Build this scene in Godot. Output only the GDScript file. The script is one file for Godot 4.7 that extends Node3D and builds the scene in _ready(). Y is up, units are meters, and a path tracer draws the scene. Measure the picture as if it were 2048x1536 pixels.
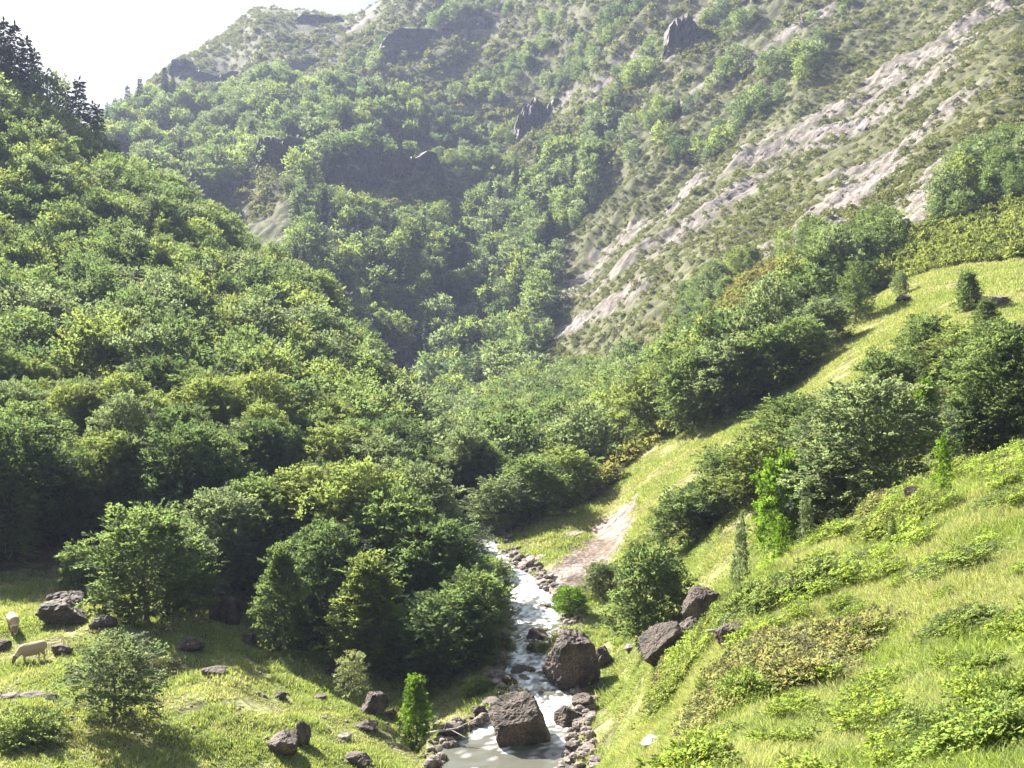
extends Node3D
# A mountain valley in summer: a stream between a grazed meadow and a steep grassy bank, beech woods on both sides, rocky mountains behind.
# Plan coordinates: the ground is surveyed as bearing (u, thousandths as read on the photograph, 1024 = straight ahead) and range (d, metres ahead).

const F := 2230.0
const COLS := 640
const ROWS := 850
const U0 := -520.0
const U1 := 2570.0
const D0 := 3.0
const D1 := 1900.0

# bearing -> knots [range, height] from the camera's feet to the far ridge; heights are metres relative to the eye
var survey := {
	-520.0: [[3, -2.2], [10, -5.0], [20, -10.5], [32, -17.0], [38, -20.9], [45, -20.0], [60, -18.4], [85, -15.0], [112, -2.0], [180, 33.0], [330, 106.0], [420, 118.0], [560, 140.0], [720, 150.0], [900, 170.0], [1150, 200.0], [1900, 150.0]],
	0.0: [[3, -2.2], [10, -5.0], [22, -11.0], [36, -17.5], [44, -21.0], [55, -18.9], [71, -17.7], [91, -16.4], [116, -10.0], [200, 16.0], [340, 80.0], [430, 82.0], [560, 95.0], [720, 130.0], [880, 160.0], [1150, 200.0], [1900, 160.0]],
	190.0: [[3, -2.2], [10, -5.0], [22, -11.0], [37, -18.0], [46, -21.1], [55, -19.1], [71, -17.8], [90, -16.7], [114, -11.0], [195, 13.0], [340, 60.0], [430, 60.0], [560, 86.0], [720, 145.0], [860, 186.0], [1150, 240.0], [1900, 180.0]],
	300.0: [[3, -2.2], [10, -5.0], [22, -11.0], [38, -18.5], [48, -21.2], [56, -19.3], [70, -18.0], [88, -17.0], [110, -12.5], [190, 9.0], [330, 51.0], [420, 47.0], [550, 90.0], [720, 150.0], [900, 226.0], [1150, 299.0], [1900, 220.0]],
	450.0: [[3, -2.1], [10, -5.0], [22, -11.0], [40, -19.0], [50, -21.2], [57, -19.6], [70, -17.9], [84, -18.2], [105, -14.5], [180, 1.5], [310, 33.0], [400, 24.0], [520, 60.0], [680, 132.0], [950, 250.0], [1250, 382.0], [1900, 300.0]],
	520.0: [[3, -2.1], [10, -5.0], [22, -11.0], [41, -19.2], [51, -21.2], [57, -19.8], [69, -18.8], [83, -18.9], [103, -15.5], [170, -2.0], [290, 25.0], [370, 14.0], [480, 48.0], [620, 112.0], [900, 245.0], [1290, 420.0], [1900, 330.0]],
	600.0: [[3, -2.0], [10, -5.0], [22, -11.0], [42, -19.3], [52, -21.2], [58, -20.0], [69, -19.5], [82, -19.5], [100, -17.0], [160, -7.0], [270, 16.0], [340, 3.0], [430, 38.0], [560, 88.0], [850, 216.0], [1300, 419.0], [1900, 330.0]],
	700.0: [[3, -2.0], [10, -5.0], [23, -11.0], [43, -19.3], [54, -21.2], [60, -20.6], [68, -20.1], [80, -20.2], [95, -19.0], [140, -12.0], [240, 3.0], [300, -8.0], [400, 15.0], [540, 71.0], [820, 209.0], [1250, 394.0], [1900, 320.0]],
	850.0: [[3, -1.9], [10, -5.0], [24, -11.0], [44, -19.0], [56, -21.2], [62, -21.2], [68, -20.9], [78, -20.7], [95, -20.0], [130, -16.5], [200, -13.0], [250, -16.0], [340, -9.0], [500, 50.0], [790, 195.0], [1150, 416.0], [1900, 330.0]],
	960.0: [[3, -1.8], [11, -5.2], [25, -11.0], [45, -18.3], [58, -20.4], [68, -20.0], [80, -19.4], [95, -17.8], [110, -16.6], [150, -15.8], [200, -15.5], [260, -15.0], [340, -7.0], [490, 32.0], [760, 176.0], [1100, 395.0], [1900, 340.0]],
	1060.0: [[3, -1.7], [12, -5.4], [25, -10.8], [45, -17.2], [60, -20.2], [75, -18.9], [90, -17.7], [105, -15.4], [116, -14.4], [150, -16.0], [200, -14.0], [260, -10.0], [330, -3.0], [460, 29.0], [700, 153.0], [1050, 385.0], [1900, 350.0]],
	1180.0: [[3, -1.6], [13, -5.3], [27, -10.4], [45, -15.5], [60, -17.7], [75, -18.6], [90, -18.0], [105, -16.2], [118, -13.7], [135, -12.6], [170, -13.5], [230, -9.5], [320, 2.0], [420, 31.5], [620, 130.0], [950, 356.0], [1900, 360.0]],
	1300.0: [[3, -1.6], [14, -5.1], [28, -9.6], [45, -12.7], [60, -14.8], [72, -15.6], [88, -15.0], [105, -12.3], [125, -9.6], [138, -7.3], [160, -6.5], [230, -4.0], [310, 15.0], [390, 43.0], [560, 122.0], [880, 340.0], [1900, 380.0]],
	1500.0: [[3, -1.5], [14, -4.8], [24, -6.5], [40, -7.7], [52, -10.3], [66, -11.3], [85, -8.1], [105, -5.6], [118, -3.8], [130, -1.4], [150, 1.0], [185, 5.5], [235, 21.0], [330, 44.0], [500, 120.0], [820, 330.0], [1900, 400.0]],
	1700.0: [[3, -1.4], [14, -4.8], [26, -6.1], [46, -5.8], [58, -8.3], [70, -7.9], [90, -3.3], [108, 1.4], [125, 4.4], [145, 9.0], [165, 12.4], [185, 16.5], [225, 28.0], [300, 49.5], [450, 119.0], [760, 315.0], [1900, 420.0]],
	1900.0: [[3, -1.5], [12, -4.1], [22, -5.0], [45, -4.1], [57, -6.3], [70, -4.6], [90, 1.9], [105, 6.0], [120, 9.0], [140, 13.4], [158, 17.6], [180, 23.3], [215, 35.5], [280, 59.0], [420, 130.0], [720, 312.0], [1900, 430.0]],
	2048.0: [[3, -1.6], [11, -3.8], [20, -4.5], [46, -3.0], [58, -4.6], [70, -2.0], [90, 3.5], [105, 7.7], [118, 11.0], [138, 15.3], [155, 19.3], [175, 25.7], [210, 39.0], [270, 64.0], [400, 132.0], [700, 310.0], [1900, 440.0]],
	2570.0: [[3, -1.5], [10, -3.0], [20, -2.0], [46, 2.0], [58, 2.0], [70, 6.0], [90, 12.0], [105, 17.0], [118, 21.0], [138, 27.0], [155, 33.0], [175, 41.0], [210, 58.0], [270, 90.0], [400, 170.0], [700, 330.0], [1900, 450.0]],
}
# the stream from the gorge down past the boulders: bearing, range, half width, water level
var stream := [
	[958, 150, 1.6, -14.6], [960, 125, 1.6, -15.5], [966, 112, 1.6, -16.1], [984, 104, 2.3, -16.8], [1014, 98, 2.6, -17.4], [1046, 93, 2.5, -17.9], [1078, 87, 2.2, -18.5], [1058, 81, 1.5, -18.9],
	[1062, 75, 1.6, -19.4], [1102, 70, 1.7, -19.9], [1062, 66.5, 2.5, -20.3], [1012, 62, 3.6, -20.6], [1015, 57, 3.4, -20.75], [1000, 52, 3.0, -20.9], [900, 46, 3.0, -21.1], [700, 41, 3.0, -21.4], [300, 36, 3.0, -21.8], [-520, 31, 3.0, -22.2],
]

var gy := PackedFloat32Array()     # terrain heights, row by row
var gmax := PackedFloat32Array()   # steepest sight line to the ground up to that range, for leaving out what hills hide
var rng := RandomNumberGenerator.new()
var used := {}
var mat := {}
var n_broad := FastNoiseLite.new()
var n_fine := FastNoiseLite.new()
var n_patch := FastNoiseLite.new()
var n_ridge := FastNoiseLite.new()
var sxz := []                      # stream in plan: [Vector2, half width, level]


# ---------------------------------------------------------------- helpers
func numbered(called: String) -> String:
	if not used.has(called):
		used[called] = 0
		return called
	used[called] += 1
	return "%s_%03d" % [called, used[called]]

func tag(o: Node, label: String, category := "", group := "", kind := "") -> Node:
	if label: o.set_meta("label", label)
	if category: o.set_meta("category", category)
	if group: o.set_meta("group", group)
	if kind: o.set_meta("kind", kind)
	return o

func thing(called: String, at: Vector3, label: String, category: String, group := "") -> Node3D:
	var o := Node3D.new()
	o.name = numbered(called)
	add_child(o)
	o.position = at
	tag(o, label, category, group)
	return o

func part(called: String, mesh: Mesh, m: Material, parent: Node) -> MeshInstance3D:
	var o := MeshInstance3D.new()
	o.name = numbered(called) if parent == self else called
	o.mesh = mesh
	o.material_override = m
	parent.add_child(o, true)
	return o

func soup(v: PackedVector3Array, c := PackedColorArray()) -> ArrayMesh:
	var a := []
	a.resize(Mesh.ARRAY_MAX)
	a[Mesh.ARRAY_VERTEX] = v
	if c.size(): a[Mesh.ARRAY_COLOR] = c
	var m := ArrayMesh.new()
	m.add_surface_from_arrays(Mesh.PRIMITIVE_TRIANGLES, a)
	return m

func noise(freq: float, octaves: int, number: int, ridged := false) -> FastNoiseLite:
	var n := FastNoiseLite.new()
	n.noise_type = FastNoiseLite.TYPE_SIMPLEX_SMOOTH
	n.seed = number
	n.frequency = freq
	n.fractal_type = FastNoiseLite.FRACTAL_RIDGED if ridged else FastNoiseLite.FRACTAL_FBM
	n.fractal_octaves = octaves
	return n

func grain(low: Color, high: Color, freq: float, number: int, size := 512, normal := false, strength := 4.0) -> NoiseTexture2D:
	var t := NoiseTexture2D.new()
	t.width = size
	t.height = size
	t.seamless = true
	t.noise = noise(freq, 5, number)
	if normal:
		t.as_normal_map = true
		t.bump_strength = strength
	else:
		var g := Gradient.new()
		g.set_color(0, low)
		g.set_color(1, high)
		g.set_offset(0, 0.25)
		g.set_offset(1, 0.75)
		t.color_ramp = g
	return t

func lin(r: float, g: float, b: float) -> Color:
	return Color(r, g, b).linear_to_srgb()

func pchip(xs: PackedFloat32Array, ys: PackedFloat32Array, x: float) -> float:
	var n := xs.size()
	if x <= xs[0]: return ys[0]
	if x >= xs[n - 1]: return ys[n - 1]
	var i := xs.bsearch(x)
	i = clampi(i - 1, 0, n - 2)
	var h := xs[i + 1] - xs[i]
	var s := (ys[i + 1] - ys[i]) / h
	var m0 := s
	var m1 := s
	if i > 0:
		var p := (ys[i] - ys[i - 1]) / (xs[i] - xs[i - 1])
		m0 = 2.0 * p * s / (p + s) if p * s > 0.0 else 0.0
	if i < n - 2:
		var q := (ys[i + 2] - ys[i + 1]) / (xs[i + 2] - xs[i + 1])
		m1 = 2.0 * q * s / (q + s) if q * s > 0.0 else 0.0
	var t := (x - xs[i]) / h
	var t2 := t * t
	var t3 := t2 * t
	return (2 * t3 - 3 * t2 + 1) * ys[i] + (t3 - 2 * t2 + t) * h * m0 + (3 * t2 - 2 * t3) * ys[i + 1] + (t3 - t2) * h * m1


# ---------------------------------------------------------------- the ground
# rows of the ground sheet lie closer together where the rocky mountainside stands: [from, to, rows]
const BELTS := [[3.0, 60.0, 170], [60.0, 230.0, 180], [230.0, 650.0, 330], [650.0, 1900.0, 169]]

func range_of(row: float) -> float:
	for b in BELTS:
		if row <= b[2]: return b[0] * pow(b[1] / b[0], row / b[2])
		row -= b[2]
	return D1

func row_of(d: float) -> float:
	var row := 0.0
	for b in BELTS:
		if d <= b[1]: return row + log(maxf(d, b[0]) / b[0]) / log(b[1] / b[0]) * b[2]
		row += b[2]
	return row

func bearing_of(x: float, z: float) -> float:
	return 1024.0 + F * x / -z

func plan(u: float, d: float) -> Vector2:
	return Vector2((u - 1024.0) / F * d, -d)

func ground(x: float, z: float) -> float:
	var d := clampf(-z, D0, D1 - 1.0)
	var c := clampf((bearing_of(x, minf(z, -D0)) - U0) / (U1 - U0) * (COLS - 1), 0.0, COLS - 1.001)
	var r := clampf(row_of(d), 0.0, ROWS - 1.001)
	var ci := int(c)
	var ri := int(r)
	var k := ri * COLS + ci
	return lerpf(lerpf(gy[k], gy[k + 1], c - ci), lerpf(gy[k + COLS], gy[k + COLS + 1], c - ci), r - ri)

func slope_normal(x: float, z: float, e := 0.4) -> Vector3:
	return Vector3(ground(x - e, z) - ground(x + e, z), 2 * e, ground(x, z - e) - ground(x, z + e)).normalized()

func spot(u: float, d: float) -> Vector3:
	var p := plan(u, d)
	return Vector3(p.x, ground(p.x, p.y), p.y)

# the nearest ground seen at that bearing and height in the photograph
func site(u: float, v: float) -> Vector3:
	var e := -(v - 768.0) / F
	var c := clampi(int((u - U0) / (U1 - U0) * (COLS - 1)), 0, COLS - 1)
	for r in ROWS:
		var d := range_of(r)
		if d > 9.0 and gy[r * COLS + c] / d >= e:
			return spot(u, d)
	return spot(u, D1)

func hidden(p: Vector3, height: float) -> bool:
	var d := -p.z
	var c := clampi(int((bearing_of(p.x, p.z) - U0) / (U1 - U0) * (COLS - 1)), 0, COLS - 1)
	var r := clampi(int(row_of(d)) - 2, 0, ROWS - 1)
	return (p.y + height) / d < gmax[r * COLS + c] - 0.002

func stream_at(x: float, z: float) -> Vector3:   # distance to the middle, half width, level
	var best := Vector3(1e9, 1, 0)
	var p := Vector2(x, z)
	for i in sxz.size() - 1:
		var a: Vector2 = sxz[i][0]
		var b: Vector2 = sxz[i + 1][0]
		var t := clampf((p - a).dot(b - a) / (b - a).length_squared(), 0.0, 1.0)
		var s := p.distance_to(a.lerp(b, t))
		if s < best.x:
			best = Vector3(s, lerpf(sxz[i][1], sxz[i + 1][1], t), lerpf(sxz[i][2], sxz[i + 1][2], t))
	return best

func inside(poly: PackedVector2Array, u: float, d: float) -> bool:
	return Geometry2D.is_point_in_polygon(Vector2(u, d), poly)

# beds of pale rock that crop out in slanting bands on the mountainside, and broken ledges under the peaks: bearing and height as seen, half width in metres
var beds := [
	[[[2040, -20], [1985, 30], [1850, 175], [1650, 290], [1500, 385], [1300, 515], [1235, 545]], 5.0], [[[1930, 60], [1800, 150], [1690, 215], [1560, 300], [1450, 340]], 8.0], [[[1910, 215], [1850, 260], [1750, 345], [1700, 400]], 5.0],
	[[[1690, 370], [1640, 430], [1590, 480]], 5.5], [[[1200, 530], [1160, 570], [1130, 600]], 5.0], [[[1290, 590], [1200, 620], [1120, 665]], 2.5], [[[1420, 300], [1350, 420], [1250, 470], [1130, 560]], 3.0],
	[[[770, -10], [720, 40], [690, 55]], 16.0], [[[1000, 30], [900, 60], [810, 80]], 9.0], [[[1160, 150], [1130, 205], [1090, 250]], 3.0], [[[330, 130], [370, 100], [430, 60]], 9.0], [[[520, 10], [600, 25], [690, 50]], 9.0],
	[[[1420, 30], [1330, 110], [1230, 160]], 7.0], [[[1620, 40], [1500, 140], [1400, 200]], 5.0], [[[760, 690], [820, 680]], 3.5], [[[480, 330], [560, 260], [600, 230]], 7.0], [[[1880, 330], [1860, 420]], 3.5], [[[2040, 330], [1960, 340]], 2.5]]
var rocky := PackedFloat32Array()
const RC := 160
const RR := 170

func map_rock() -> void:
	var lines := []
	for b in beds:
		var pts := PackedVector2Array()
		for p in b[0]:
			var at := site(p[0], p[1])
			pts.append(Vector2(at.x, at.z))
		lines.append([pts, b[1]])
	rocky.resize(RC * RR)
	for r in RR:
		var d := 200.0 * pow(1600.0 / 200.0, r / (RR - 1.0))
		for c in RC:
			var p := plan(U0 + (U1 - U0) * c / (RC - 1), d)
			var best := -1.0
			for l in lines:
				var pts: PackedVector2Array = l[0]
				for i in pts.size() - 1:
					var q := Geometry2D.get_closest_point_to_segment(p, pts[i], pts[i + 1])
					best = maxf(best, 1.0 - p.distance_to(q) / (l[1] * 3.2))
			rocky[r * RC + c] = best

# how rocky the ground is, 0 to 1
func rockiness(u: float, d: float, x: float, z: float) -> float:
	if d < 205.0 or d > 1590.0: return 0.0
	var c := clampf((u - U0) / (U1 - U0) * (RC - 1), 0.0, RC - 1.001)
	var r := clampf(log(d / 200.0) / log(8.0) * (RR - 1), 0.0, RR - 1.001)
	var k := int(r) * RC + int(c)
	var fc := c - int(c)
	var near := lerpf(lerpf(rocky[k], rocky[k + 1], fc), lerpf(rocky[k + RC], rocky[k + RC + 1], fc), r - int(r))
	var along := x * 0.92 + z * 0.39
	var across := x * 0.39 - z * 0.92
	var grainy := n_ridge.get_noise_2d(along * 0.35, across * 2.2)
	var patch := n_patch.get_noise_2d(along * 0.4, across * 0.9)
	return clampf((near * 1.2 - 0.42 + grainy * 0.9 + patch * 0.6) * 2.2, 0.0, 1.0)

func build_ground() -> void:
	n_broad = noise(0.011, 4, 11)
	n_fine = noise(0.16, 3, 12)
	n_patch = noise(0.05, 4, 13)
	n_ridge = noise(0.05, 3, 14)
	var n_mid := noise(0.035, 3, 15)
	var n_step := noise(0.11, 4, 17, true)
	var n_gully := noise(0.0065, 4, 16, true)
	for s in stream:
		sxz.append([plan(s[0], s[1]), s[2], s[3]])
	# knots of every column
	var us := PackedFloat32Array(survey.keys())
	var kn: int = survey[0.0].size()
	var cols := []
	var kd := []
	var ky := []
	for k in kn:
		var a := PackedFloat32Array()
		var b := PackedFloat32Array()
		for u in survey:
			a.append(survey[u][k][0])
			b.append(survey[u][k][1])
		kd.append(a)
		ky.append(b)
	gy.resize(COLS * ROWS)
	gmax.resize(COLS * ROWS)
	var verts := PackedVector3Array()
	var tint := PackedColorArray()
	verts.resize(COLS * ROWS)
	tint.resize(COLS * ROWS)
	for c in COLS:
		var u := U0 + (U1 - U0) * c / (COLS - 1)
		var ds := PackedFloat32Array()
		var ys := PackedFloat32Array()
		for k in kn:
			ds.append(pchip(us, kd[k], u))
			ys.append(pchip(us, ky[k], u))
		var top := -9.0
		for r in ROWS:
			var d := range_of(r)
			var x := (u - 1024.0) / F * d
			var z := -d
			var y := pchip(ds, ys, d)
			var near := 1.0 - smoothstep(120.0, 260.0, d)
			y += n_fine.get_noise_2d(x, z) * lerpf(0.7, 0.28, near) * smoothstep(4.0, 30.0, d)
			y += n_mid.get_noise_2d(x, z) * lerpf(3.0, 0.9, near) * (1.0 - 0.6 * smoothstep(900.0, 1150.0, d)) * smoothstep(8.0, 50.0, d)
			var far := smoothstep(260.0, 520.0, d)
			if far > 0.0:
				y += (n_gully.get_noise_2d(x, z) - 0.25) * 11.0 * far * (1.0 - smoothstep(900.0, 1150.0, d) * 0.88)
			var wet := Vector3(1e9, 1, 0)
			if d > 28.0 and d < 155.0 and u < 1300.0 and (u > 850.0 or d < 52.0):
				wet = stream_at(x, z)
				var k := smoothstep(wet.y - 0.5, wet.y + 0.5, wet.x)
				var bed := wet.z - 0.45
				var bank := 1.0 - smoothstep(wet.y, wet.y + 5.5, wet.x)
				y = lerpf(bed, lerpf(y, wet.z + 0.25 + n_fine.get_noise_2d(x * 4, z * 4) * 0.35, bank), k)
			var i := r * COLS + c
			gy[i] = y
			top = maxf(top, y / d)
			gmax[i] = top
			verts[i] = Vector3(x, y, z)
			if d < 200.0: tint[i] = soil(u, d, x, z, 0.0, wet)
	map_rock()
	var first := int(row_of(199.0))
	for c in COLS:
		var u := U0 + (U1 - U0) * c / (COLS - 1)
		for r in range(first, ROWS):
			var i := r * COLS + c
			var x := verts[i].x
			var z := verts[i].z
			var rock := rockiness(u, -z, x, z)
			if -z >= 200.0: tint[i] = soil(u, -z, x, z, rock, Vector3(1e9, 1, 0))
			verts[i].y += (rock * (0.3 + 1.1 * n_step.get_noise_2d(x * 0.92 + z * 0.39, (x * 0.39 - z * 0.92) * 3.0)) + n_step.get_noise_2d(x * 1.5, z * 1.5) * 0.4) * smoothstep(199.0, 240.0, -z)
			gy[i] = verts[i].y
	var normals := PackedVector3Array()
	normals.resize(COLS * ROWS)
	for r in ROWS:
		for c in COLS:
			var i := r * COLS + c
			var e := verts[i + (1 if c < COLS - 1 else 0)] - verts[i - (1 if c > 0 else 0)]
			var f := verts[i + (COLS if r < ROWS - 1 else 0)] - verts[i - (COLS if r > 0 else 0)]
			normals[i] = e.cross(f).normalized()
	var index := PackedInt32Array()
	index.resize((COLS - 1) * (ROWS - 1) * 6)
	var n := 0
	for r in ROWS - 1:
		for c in COLS - 1:
			var i := r * COLS + c
			index[n] = i; index[n + 1] = i + COLS; index[n + 2] = i + 1
			index[n + 3] = i + 1; index[n + 4] = i + COLS; index[n + 5] = i + COLS + 1
			n += 6
	var a := []
	a.resize(Mesh.ARRAY_MAX)
	a[Mesh.ARRAY_VERTEX] = verts
	a[Mesh.ARRAY_NORMAL] = normals
	a[Mesh.ARRAY_COLOR] = tint
	a[Mesh.ARRAY_INDEX] = index
	var m := ArrayMesh.new()
	m.add_surface_from_arrays(Mesh.PRIMITIVE_TRIANGLES, a)
	var o := part("ground", m, mat.ground, self)
	o.set_meta("kind", "structure")

# the bare pale rock in the bank above the stream: above 0 inside it
func scar(u: float, d: float) -> float:
	if u < 1095.0 or u > 1278.0: return -1.0
	var half := lerpf(6.0, 8.0, smoothstep(1110.0, 1160.0, u)) * (1.0 - smoothstep(1255.0, 1278.0, u))
	return 1.0 - absf(d - 105.0 - (u - 1200.0) * 0.09) / maxf(half, 0.1)

func mixc(a: Color, b: Color, t: float) -> Color:
	return a.lerp(b, clampf(t, 0.0, 1.0))

# what the ground is made of, as base colours
func soil(u: float, d: float, x: float, z: float, rock: float, wet: Vector3) -> Color:
	var p := n_patch.get_noise_2d(x * 2.2, z * 2.2)
	var q := n_fine.get_noise_2d(x * 2.0 + 40.0, z * 2.0) if d < 300.0 else n_fine.get_noise_2d(x * 0.7 + 40.0, z * 0.7) * 1.2
	var lush := Color(0.21, 0.265, 0.09)
	var yellow := Color(0.33, 0.35, 0.15)
	var dry := Color(0.40, 0.37, 0.24)
	var c: Color
	if d < 160.0:
		c = mixc(mixc(lush, yellow, 0.5 + p * 1.6), dry, q * 0.9 + p * 0.5)
		if u > 1150.0 and d > 92.0 and d < 150.0:
			c = mixc(Color(0.30, 0.32, 0.12), Color(0.36, 0.35, 0.17), 0.5 + p)
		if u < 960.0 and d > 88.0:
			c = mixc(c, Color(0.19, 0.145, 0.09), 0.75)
		# bare pale rock in the bank above the stream
		if u > 1080.0 and u < 1300.0 and d > 84.0 and d < 124.0:
			if scar(u, d) + q * 0.5 > 0.0: c = mixc(c, Color(0.47, 0.385, 0.355) * (0.85 + 0.45 * q), (scar(u, d) + q * 0.5) * 4.0)
		if wet.x < wet.y + 2.2:
			var pebble := Color(0.34, 0.30, 0.27) * (0.8 + 0.5 * q)
			c = mixc(pebble, c, smoothstep(wet.y + 0.1, wet.y + 0.9 + q * 1.6, wet.x))
		return c
	# mountainsides: grass, brown scrub and pale beds of rock
	var grass := mixc(Color(0.17, 0.20, 0.09), Color(0.235, 0.245, 0.12), 0.5 + p)
	var brown := Color(0.20, 0.175, 0.135)
	c = mixc(grass, brown, 0.12 + q * 0.7 - p * 0.3)
	var pale := mixc(Color(0.27, 0.245, 0.235), Color(0.42, 0.385, 0.37), 0.5 + q * 1.5)
	return mixc(c, pale, rock)

func build_stream() -> void:
	var v := PackedVector3Array()
	var col := PackedColorArray()
	var pts := []
	for i in sxz.size() - 1:
		var n: int = maxi(4, int(sxz[i][0].distance_to(sxz[i + 1][0]) / 0.35))
		for k in n:
			var t := float(k) / n
			var p0: Vector2 = sxz[maxi(i - 1, 0)][0]
			var p3: Vector2 = sxz[mini(i + 2, sxz.size() - 1)][0]
			var at: Vector2 = sxz[i][0].cubic_interpolate(sxz[i + 1][0], p0, p3, t) if false else sxz[i][0].lerp(sxz[i + 1][0], t)
			pts.append([at, lerpf(sxz[i][1], sxz[i + 1][1], t) + 0.9, lerpf(sxz[i][2], sxz[i + 1][2], t)])
	var rows := []
	var foam := noise(0.5, 4, 71)
	var rip := noise(1.1, 3, 72)
	for i in pts.size():
		var a: Vector2 = pts[maxi(i - 3, 0)][0]
		var b: Vector2 = pts[mini(i + 3, pts.size() - 1)][0]
		var side := (b - a).normalized().orthogonal()
		var fall: float = (pts[maxi(i - 4, 0)][2] - pts[mini(i + 4, pts.size() - 1)][2]) / maxf(0.5, pts[maxi(i - 4, 0)][0].distance_to(pts[mini(i + 4, pts.size() - 1)][0]))
		var row := []
		for k in 25:
			var s := (k / 24.0 * 2.0 - 1.0)
			var p: Vector2 = pts[i][0] + side * s * pts[i][1]
			var f := foam.get_noise_2d(p.x * 0.8, p.y * 0.8) * 0.5 + foam.get_noise_2d(p.x * 3.1, p.y * 3.1) * 0.75 + fall * 3.6 - 0.24 - 0.25 * smoothstep(66.0, 60.0, -p.y) + 0.1 * smoothstep(84.0, 92.0, -p.y)
			var rough := clampf(0.04 + fall * 0.9, 0.03, 0.16)
			var y: float = pts[i][2] + rip.get_noise_2d(p.x, p.y) * rough + rip.get_noise_2d(p.x * 3.0, p.y * 3.0) * rough * 0.5
			row.append([Vector3(p.x, y, p.y), mixc(Color(0.10, 0.10, 0.085), Color(0.82, 0.83, 0.84), f * 3.0)])
		rows.append(row)
	var st := SurfaceTool.new()
	st.begin(Mesh.PRIMITIVE_TRIANGLES)
	st.set_smooth_group(0)
	for i in rows.size():
		for k in 25:
			st.set_color(rows[i][k][1])
			st.add_vertex(rows[i][k][0])
	for i in rows.size() - 1:
		for k in 24:
			var q := i * 25 + k
			for j in [q, q + 1, q + 25, q + 1, q + 26, q + 25]: st.add_index(j)
	st.generate_normals()
	var o := part("stream_water", st.commit(), mat.water, self)
	o.set_meta("kind", "structure")


# ---------------------------------------------------------------- materials
func leafy(called: String, tone: Color, through := 1.15) -> StandardMaterial3D:
	var m := StandardMaterial3D.new()
	m.resource_name = called
	m.albedo_color = Color(tone.r, tone.g, tone.b).linear_to_srgb()
	m.vertex_color_use_as_albedo = true
	m.roughness = 0.65
	m.metallic_specular = 0.22
	m.backlight_enabled = true
	m.backlight = Color(through, through, through * 0.8)
	return m

func stony(called: String, low: Color, high: Color, scale: float, number: int) -> StandardMaterial3D:
	var m := StandardMaterial3D.new()
	m.resource_name = called
	m.albedo_texture = grain(low, high, 0.02, number)
	m.uv1_triplanar = true
	m.uv1_scale = Vector3.ONE * scale
	m.normal_enabled = true
	m.normal_texture = grain(Color.BLACK, Color.WHITE, 0.03, number + 1, 512, true, 10.0)
	m.normal_scale = 1.0
	m.detail_enabled = true
	m.detail_blend_mode = BaseMaterial3D.BLEND_MODE_MUL
	m.detail_uv_layer = BaseMaterial3D.DETAIL_UV_2
	m.detail_albedo = grain(Color(0.55, 0.53, 0.50), Color(1, 1, 1), 0.012, number + 60, 256)
	m.uv2_triplanar = true
	m.uv2_scale = Vector3.ONE * scale * 0.35
	m.roughness = 0.85
	return m

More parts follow.
